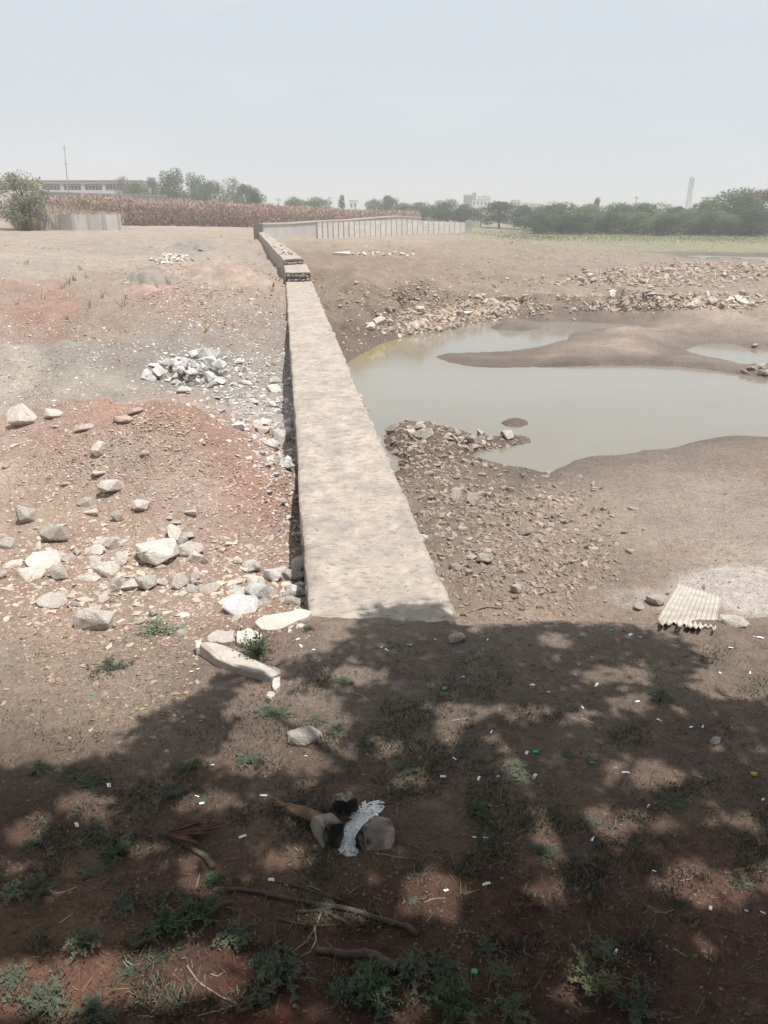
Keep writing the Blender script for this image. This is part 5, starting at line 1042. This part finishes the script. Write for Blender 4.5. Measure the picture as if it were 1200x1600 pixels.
for a in ((403, 1026, 62, 'weed_green', 'dark green bushy weed growing over the longest stone slab', 1.7), (480, 984, 26, 'weed_green', 'small green weed at the near left corner of the wall'), (245, 990, 90, 'weed_pale', 'pale green creeping weed in front of the large square boulder', .7),
          (175, 1046, 70, 'weed', 'grey-green creeper on the bare soil below the pale one', .6), (62, 1394, 60, 'weed', 'pale grey-green weed at the left edge of the shade', 1.0), (20, 1400, 50, 'weed_pale', 'lighter weed cut by the left edge of the view', 1.0), (255, 1448, 110, 'weed_green', 'large green leafy weed left of the thin branches', 1.1),
          (318, 1432, 90, 'weed_green', 'leafy green weed right beside the large one', 1.2), (375, 1468, 80, 'weed', 'grey-green weed left of the knotty wood', 1.0), (440, 1536, 110, 'weed', 'grey-green spreading weed at the bottom left of centre', 1.1), (400, 1560, 70, 'weed', 'smaller weed beside the spreading one at the bottom', 1.0),
          (578, 1560, 110, 'weed_green', 'bright green weed at the bottom below the knotty wood', 1.2), (640, 1526, 90, 'weed', 'grey-green weed right of the knotty wood', 1.0), (710, 1580, 100, 'weed_green', 'green weed at the bottom right of centre', 1.2), (800, 1586, 80, 'weed', 'dark low weed at the bottom between green and yellowish ones', .9),
          (920, 1540, 90, 'weed_yellow', 'yellowish upright weed with thin stems at the bottom right', 1.5), (1000, 1575, 110, 'weed', 'low spreading weed right of the yellowish one', .7), (138, 1482, 66, 'weed_pale', 'pale thistle-like weed over red soil at bottom left', 1.5), (335, 1376, 34, 'weed_green', 'tiny bright weed by the end of the dark branch stub'),
          (182, 1330, 70, 'weed_green', 'dark green low weed left of the dead frond', .8), (70, 1570, 80, 'weed', 'faint weed in the bottom left corner', .8), (150, 1590, 80, 'weed', 'weed at the bottom edge beside the left corner', .8), (740, 1272, 44, 'weed_green', 'dark tuft right of the hearth', 1.2), (690, 1510, 60, 'weed', 'small grey weed above the green bottom one', .8)):
    weed(*a)
for k in range(46):
    px, py = random.uniform(10, 1190), random.uniform(1040, 1580)
    if abs(px - 550) < 90 and abs(py - 1290) < 70: continue
    if py < 1200 and px < 230 and random.random() < .6: continue
    weed(px, py, random.uniform(22, 58), 'weed', 'small flat grey-green weed dotted over the foreground soil', random.uniform(.3, .7), 'small weeds of the foreground')
# dry grass tufts and fine litter, uncountable
x, y = scatter([(0, 1000), (420, 1000), (720, 1010), (1200, 1000), (1200, 1600), (0, 1600)], 9000, clump(110, .0)); P = hit(x, y); n = len(P)
blades('ground_litter', P, rng.uniform(.006, .035, n), .0028, tints(n, [(170, 145, 110), (120, 110, 84), (100, 104, 82), (190, 168, 130)], .55), 'fine dry grass bits and tiny weeds over the foreground soil', 1.4)

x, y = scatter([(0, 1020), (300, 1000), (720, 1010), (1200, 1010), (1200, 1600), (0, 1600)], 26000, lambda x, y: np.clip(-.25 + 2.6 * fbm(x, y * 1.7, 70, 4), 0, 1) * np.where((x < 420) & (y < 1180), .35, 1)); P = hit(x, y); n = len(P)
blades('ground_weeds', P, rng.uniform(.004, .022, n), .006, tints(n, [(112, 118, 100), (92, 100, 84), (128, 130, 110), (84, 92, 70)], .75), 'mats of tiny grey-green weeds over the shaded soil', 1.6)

# ------------------------------------------------------------------ litter
LIT = [(332, 1196), (308, 1245), (316, 1256), (170, 1228), (120, 1290), (412, 1244), (379, 1308), (478, 1182), (742, 1309), (759, 1310), (692, 1214), (748, 1217), (710, 1186), (778, 1214), (808, 1208), (835, 1214), (823, 1177), (899, 1056), (832, 1071), (857, 1082), (724, 1058),
       (932, 1071), (910, 1106), (996, 1097), (1030, 1126), (1080, 1137), (1098, 1136), (1142, 1013), (1125, 1052), (1172, 1052), (1188, 997), (1180, 996), (1110, 1420), (1166, 1424), (1192, 1427), (962, 1488), (1013, 1260), (760, 1382), (768, 1144), (762, 1000), (1000, 996), (985, 992), (680, 1000), (596, 1012), (604, 1016), (640, 1008), (470, 1010), (490, 1016), (300, 1050), (310, 1046), (926, 1312), (1192, 1250), (697, 1392), (424, 1376), (448, 1382), (1022, 1362), (598, 1560)]
def scrap_mesh():
    l, w_ = random.uniform(.026, .042), random.uniform(.009, .015); b = random.uniform(-.001, .003); V = []
    for z in (0, .0018):
        for x_, dz in ((-.5, 0), (0, b), (.5, 0)):
            for y_ in (-.5, .5): V.append((x_ * l, y_ * w_ * random.uniform(.85, 1.1), dz + z))
    return V, [(6, 8, 9, 7), (8, 10, 11, 9), (0, 1, 3, 2), (2, 3, 5, 4), (0, 2, 8, 6), (2, 4, 10, 8), (1, 7, 9, 3), (3, 9, 11, 5), (0, 6, 7, 1), (4, 5, 11, 10)]
SM = []
for k in range(6):
    v, f = scrap_mesh(); me = bpy.data.meshes.new('scrap'); me.from_pydata(v, [], f); me.materials.append(M['litter']); SM.append(me)
for px, py in LIT:
    p = hit1(px, py); o = link('paper_scrap', random.choice(SM), category='litter', label='small white scrap of paper litter on the foreground soil', group='white litter scraps'); o.location = p + Vector((0, 0, .004)); o.rotation_euler = (random.uniform(-.3, .3), random.uniform(-.3, .3), random.uniform(-1.2, 1.2)); s = random.uniform(.55, 1.25); o.scale = (s * random.uniform(.7, 1.1), s * random.uniform(.8, 1.5), s)
p = hit1(977, 1208); o = link('foam_scrap', with_mat(MID[1], M['litter']), category='litter', label='largest white foam scrap on the soil at right'); o.scale = (.065, .04, .03); o.location = p; o.rotation_euler = (0, 0, -.3)
def cap(px, py, m, label, s=1.0):
    p = hit1(px, py); V, F = [], []; n = 14
    for r_, z in ((.014, 0), (.015, .002), (.015, .010), (.0125, .012), (.011, .0105)):
        for k in range(n): V.append((r_ * math.cos(6.283 * k / n) * s, r_ * math.sin(6.283 * k / n) * s, z * s))
    for i in range(4):
        for k in range(n): F.append((i * n + k, i * n + (k + 1) % n, (i + 1) * n + (k + 1) % n, (i + 1) * n + k))
    F.append(tuple(range(n))[::-1]); F.append(tuple(range(4 * n, 5 * n))); o = mesh_obj('bottle_cap', V, F, M[m], category='bottle cap', label=label); o.location = p; o.rotation_euler = (random.uniform(-.4, .3), random.uniform(-.3, .3), 0)
cap(741, 1520, 'cap_green', 'green bottle cap at the bottom between the weeds', 1.0); cap(837, 1176, 'cap_green', 'green bottle cap beside a white scrap in the branch shadow'); cap(925, 1193, 'cap_green', 'green bottle cap left of the large foam scrap'); cap(695, 1077, 'cap_green', 'green bottle cap in the shade just beyond the wall end'); cap(144, 1086, 'cap_green', 'tiny green cap on the sunlit soil at left', .8)
cap(955, 986, 'cap_green', 'pale green scrap at the lip of the bank', .8); cap(1178, 1211, 'cap_yellow', 'yellow round scrap near the right edge', 1.2)

# ------------------------------------------------------------------ labels of look-alikes: told apart by what lies next to them
MARKS_F = [(550, 1290, 'the hearth'), (475, 1150, 'the lone tan stone'), (380, 1035, 'the longest slab'), (300, 1310, 'the dead frond'), (490, 1415, 'the longest branch'), (560, 1500, 'the knotty wood'), (977, 1208, 'the large foam scrap'), (741, 1520, 'the bottom green cap'), (925, 1193, 'the green cap by the foam scrap'),
           (695, 1077, 'the green cap beyond the wall end'), (920, 1540, 'the yellowish weed'), (138, 1482, 'the pale thistle weed'), (255, 1448, 'the large green weed'), (1075, 950, 'the corrugated sheet'), (600, 970, 'the near wall end'), (1178, 1211, 'the yellow scrap'), (870, 1260, 'the branch shadow'), (60, 1394, 'the weed at the left edge'),
           (1190, 1450, 'the right edge of the view'), (150, 985, 'the large square boulder'), (740, 1265, 'the dark tuft')]
MARKS_L = [(px, py, 'the ' + lab.split(' of ')[0].split(' in ')[0].split(' on ')[0].split(' with ')[0].split(' near ')[0].split(' high ')[0].split(' lowest ')[0].split(' at ')[0]) for px, py, wpx, sh, m, lab, hf in HERO[:18]] + [(470, 850, 'the wall foot'), (300, 700, 'the red heap crest')]
def name_apart(group, what, marks, adj):
    items = [o for o in COL.objects if o.get('group') == group]; seen = {}
    for o in items:
        px, py, _ = proj(o.location.x, o.location.y, o.location.z); px, py = float(px), float(py); o['_p'] = (px, py)
        d, mx_, my_, nm = min((math.hypot(px - a, (py - b) * 1.3), a, b, nm) for a, b, nm in marks); dx, dy = px - mx_, (py - my_) * 1.3
        side = ('left of' if dx < 0 else 'right of') if abs(dx) > abs(dy) else ('beyond' if dy < 0 else 'in front of'); seen.setdefault((side, nm), []).append((d, o))
    order = ('', 'second', 'third', 'fourth', 'fifth', 'sixth', 'seventh', 'eighth', 'ninth', 'tenth')
    for (side, nm), L_ in seen.items():
        L_.sort(key=lambda t: t[0])
        for k, (d, o) in enumerate(L_):
            o['label'] = f"{what} {side} {nm}" + (f", {order[min(k, 9)]} nearest" if k else (', nearest' if len(L_) > 1 else '')); del o['_p']
name_apart('small weeds of the foreground', 'small grey-green weed', MARKS_F, None); name_apart('white litter scraps', 'small white paper scrap', MARKS_F, None)
MARKS_L = [(a, b, ' '.join(c_.split()[:7])) for a, b, c_ in MARKS_L]
name_apart('broken rocks by the wall corner', 'angular broken rock', [(440, 968, 'the slab at the wall corner'), (378, 955, 'the thick dark-fronted slab'), (428, 905, 'the blue-stained white rock'), (458, 935, 'the white block at the wall')], None); name_apart('twigs strewn on the soil', 'short dry twig', MARKS_F, None); name_apart('rocks of the left rubble slope', 'pale rubble rock', MARKS_L, None)

# ------------------------------------------------------------------ the shade tree over the viewer
SHADE = [(-400, 1215), (0, 1212), (60, 1196), (110, 1200), (160, 1186), (215, 1180), (206, 1145), (235, 1118), (290, 1100), (330, 1078), (345, 1058), (420, 1066), (450, 1048), (500, 1028), (545, 1008), (565, 975), (590, 950), (650, 945), (700, 958), (728, 992), (780, 985), (860, 980), (960, 985), (1040, 1000), (1100, 1038),
         (1065, 1062), (1052, 1085), (1110, 1096), (1170, 1110), (1210, 1100), (1700, 1100), (1900, 2600), (-900, 2600)]
LIT_SPOTS = [(478, 1148, 62, 40, 0), (440, 1118, 84, 48, 0), (395, 1190, 78, 30, 0), (500, 1190, 50, 20, 0), (330, 1255, 60, 18, 0), (130, 1262, 48, 22, 0), (300, 1370, 30, 36, 0), (560, 1060, 50, 16, 0), (600, 1180, 34, 14, 0), (640, 1225, 26, 14, 0), (790, 1120, 60, 14, 0), (700, 1110, 34, 12, 0), (960, 1060, 55, 16, 0), (985, 1105, 30, 20, 0), (905, 1130, 34, 14, 0),
             (795, 1200, 20, 55, -.6), (845, 1215, 12, 40, -.6), (1000, 1215, 62, 26, .1), (940, 1290, 60, 22, 0), (860, 1310, 24, 46, -.3), (925, 1325, 30, 22, 0), (1090, 1390, 70, 34, .3), (1015, 1300, 40, 16, 0), (420, 1345, 40, 16, 0), (520, 1440, 50, 14, 0), (700, 1400, 34, 16, 0), (160, 1540, 200, 42, 0), (330, 1500, 60, 22, 0), (60, 1580, 80, 30, 0),
             (890, 1560, 30, 26, 0), (1070, 1510, 40, 34, .4), (1190, 1380, 30, 30, 0), (1140, 1290, 46, 14, 0), (560, 1590, 120, 14, 0), (850, 1400, 50, 22, 0), (480, 1225, 26, 12, 0), (220, 1330, 40, 16, 0), (30, 1360, 40, 14, 0), (1150, 1180, 40, 14, 0)]
n = 190000; gx = rng.uniform(-6.5, 7.5, n); gy = rng.uniform(-2.2, 6.3, n); gz = np.zeros(n); px, py, dep = proj(gx, gy, gz); py = np.where(gy < 1.2, 2000, py); px = np.where(gy < 1.2, 600, px)
jit = 9 + 4 * rng.normal(size=n); jx_ = px + rng.normal(0, 10, n); jy_ = py + rng.normal(0, 5, n)
keep = in_poly(jx_, jy_, SHADE)
for cx_, cy_, rx, ry, ro in LIT_SPOTS:
    rx, ry = rx * 1.18, ry * 1.18; u = (jx_ - cx_) * math.cos(ro) + (jy_ - cy_) * math.sin(ro); v = -(jx_ - cx_) * math.sin(ro) + (jy_ - cy_) * math.cos(ro); inside = (u / rx) ** 2 + (v / ry) ** 2 < 1; keep &= ~(inside & (rng.random(n) < .985))
keep &= fbm(gx, gy, .45, 3) > -.5
hh = 5.6 + 1.5 * fbm(gx, gy, 1.6, 3) + rng.uniform(-.8, 1.2, n); t_ = hh / SUN.z
lx, ly, lz = gx + SUN.x * t_, gy + SUN.y * t_, gz + hh
qx, qy, qd = proj(lx, ly, lz); seen = (qd > 0) & (qy > -260) & (qx > -700) & (qx < 1900); keep &= ~seen
P = np.stack([lx, ly, lz], -1)[keep]; n = len(P); u = rng.normal(size=(n, 3)) * (1, 1, .45); u /= np.linalg.norm(u, axis=1)[:, None]; v = np.cross(u, np.array([0, 0, 1.]) + rng.normal(0, .45, (n, 3))); v /= np.linalg.norm(v, axis=1)[:, None]
s = rng.uniform(.05, .09, n)[:, None]
V = np.stack([P - u * s, P + v * s * .34, P + u * s, P - v * s * .34], 1).reshape(-1, 3)
tb = Vector((4.6, -2.2, 0)); tb.z = float(zat(tb.x, tb.y)[0])
shade = empty('shade_tree', tb, category='tree', label='spreading tree above the viewer whose dappled shade covers the foreground')
put(link('crown', big_mesh('crown', V, np.arange(4 * n).reshape(-1, 4), M['leaf_dark'], smooth=False)), shade)
fork = Vector((4.3, -1.6, 4.4)); put(mesh_obj('trunk', *tube([tb - Vector((0, 0, .2)), tb.lerp(fork, .4) + Vector((.12, 0, 0)), tb.lerp(fork, .75), fork], [.28, .22, .19, .16], 12, .08), M['bark'], smooth=True), shade); trunk_ = [c_ for c_ in shade.children if c_.name.startswith('trunk')][0]
def limb(px_pts, r0, h0=5.2, h1=5.6):
    W_ = [at(a, b, 0.0) for a, b in px_pts]; k = len(W_); pts = [fork]
    for i, q_ in enumerate(W_):
        h = h0 + (h1 - h0) * i / max(k - 1, 1); t2 = h / SUN.z; pts.append(Vector((q_[0] + SUN.x * t2, q_[1] + SUN.y * t2, h)))
    put(mesh_obj('limb', *tube(pts, [r0 * (1 - .75 * i / k) for i in range(k + 1)], 8, .1), M['bark'], smooth=True), trunk_)
limb([(1150, 1620), (1000, 1450), (905, 1325), (870, 1265), (830, 1200), (800, 1165), (770, 1120)], .16, 5.6, 6.2)
limb([(905, 1500), (760, 1380), (600, 1260), (520, 1190), (420, 1120)], .09, 5.7, 6.4); limb([(1300, 1500), (1200, 1300), (1120, 1150), (1050, 1060)], .085, 5.6, 6.2); limb([(700, 1700), (420, 1500), (200, 1350), (60, 1260)], .09, 5.5, 6.4); limb([(870, 1290), (960, 1240), (1010, 1160)], .055, 5.8, 6.1)

# ------------------------------------------------------------------ haze
hz = bpy.data.materials.new('dusty_air'); hz.use_nodes = True; nn = hz.node_tree.nodes; nn.clear(); pv = nn.new('ShaderNodeVolumePrincipled'); oo = nn.new('ShaderNodeOutputMaterial'); hz.node_tree.links.new(pv.outputs[0], oo.inputs['Volume'])
pv.inputs['Color'].default_value = (.80, .815, .835, 1); pv.inputs['Density'].default_value = HAZE; pv.inputs['Anisotropy'].default_value = .2
R_ = 1600.; zt = 34.; zb = -3.6
o = mesh_obj('haze', [(-R_, -R_, zb), (R_, -R_, zb), (R_, R_, zb), (-R_, R_, zb), (-R_, -R_, zt), (R_, -R_, zt), (R_, R_, zt), (-R_, R_, zt)], [(0, 3, 2, 1), (4, 5, 6, 7), (0, 1, 5, 4), (1, 2, 6, 5), (2, 3, 7, 6), (3, 0, 4, 7)], hz, kind='stuff', label='pale dusty haze filling the air over the basin')
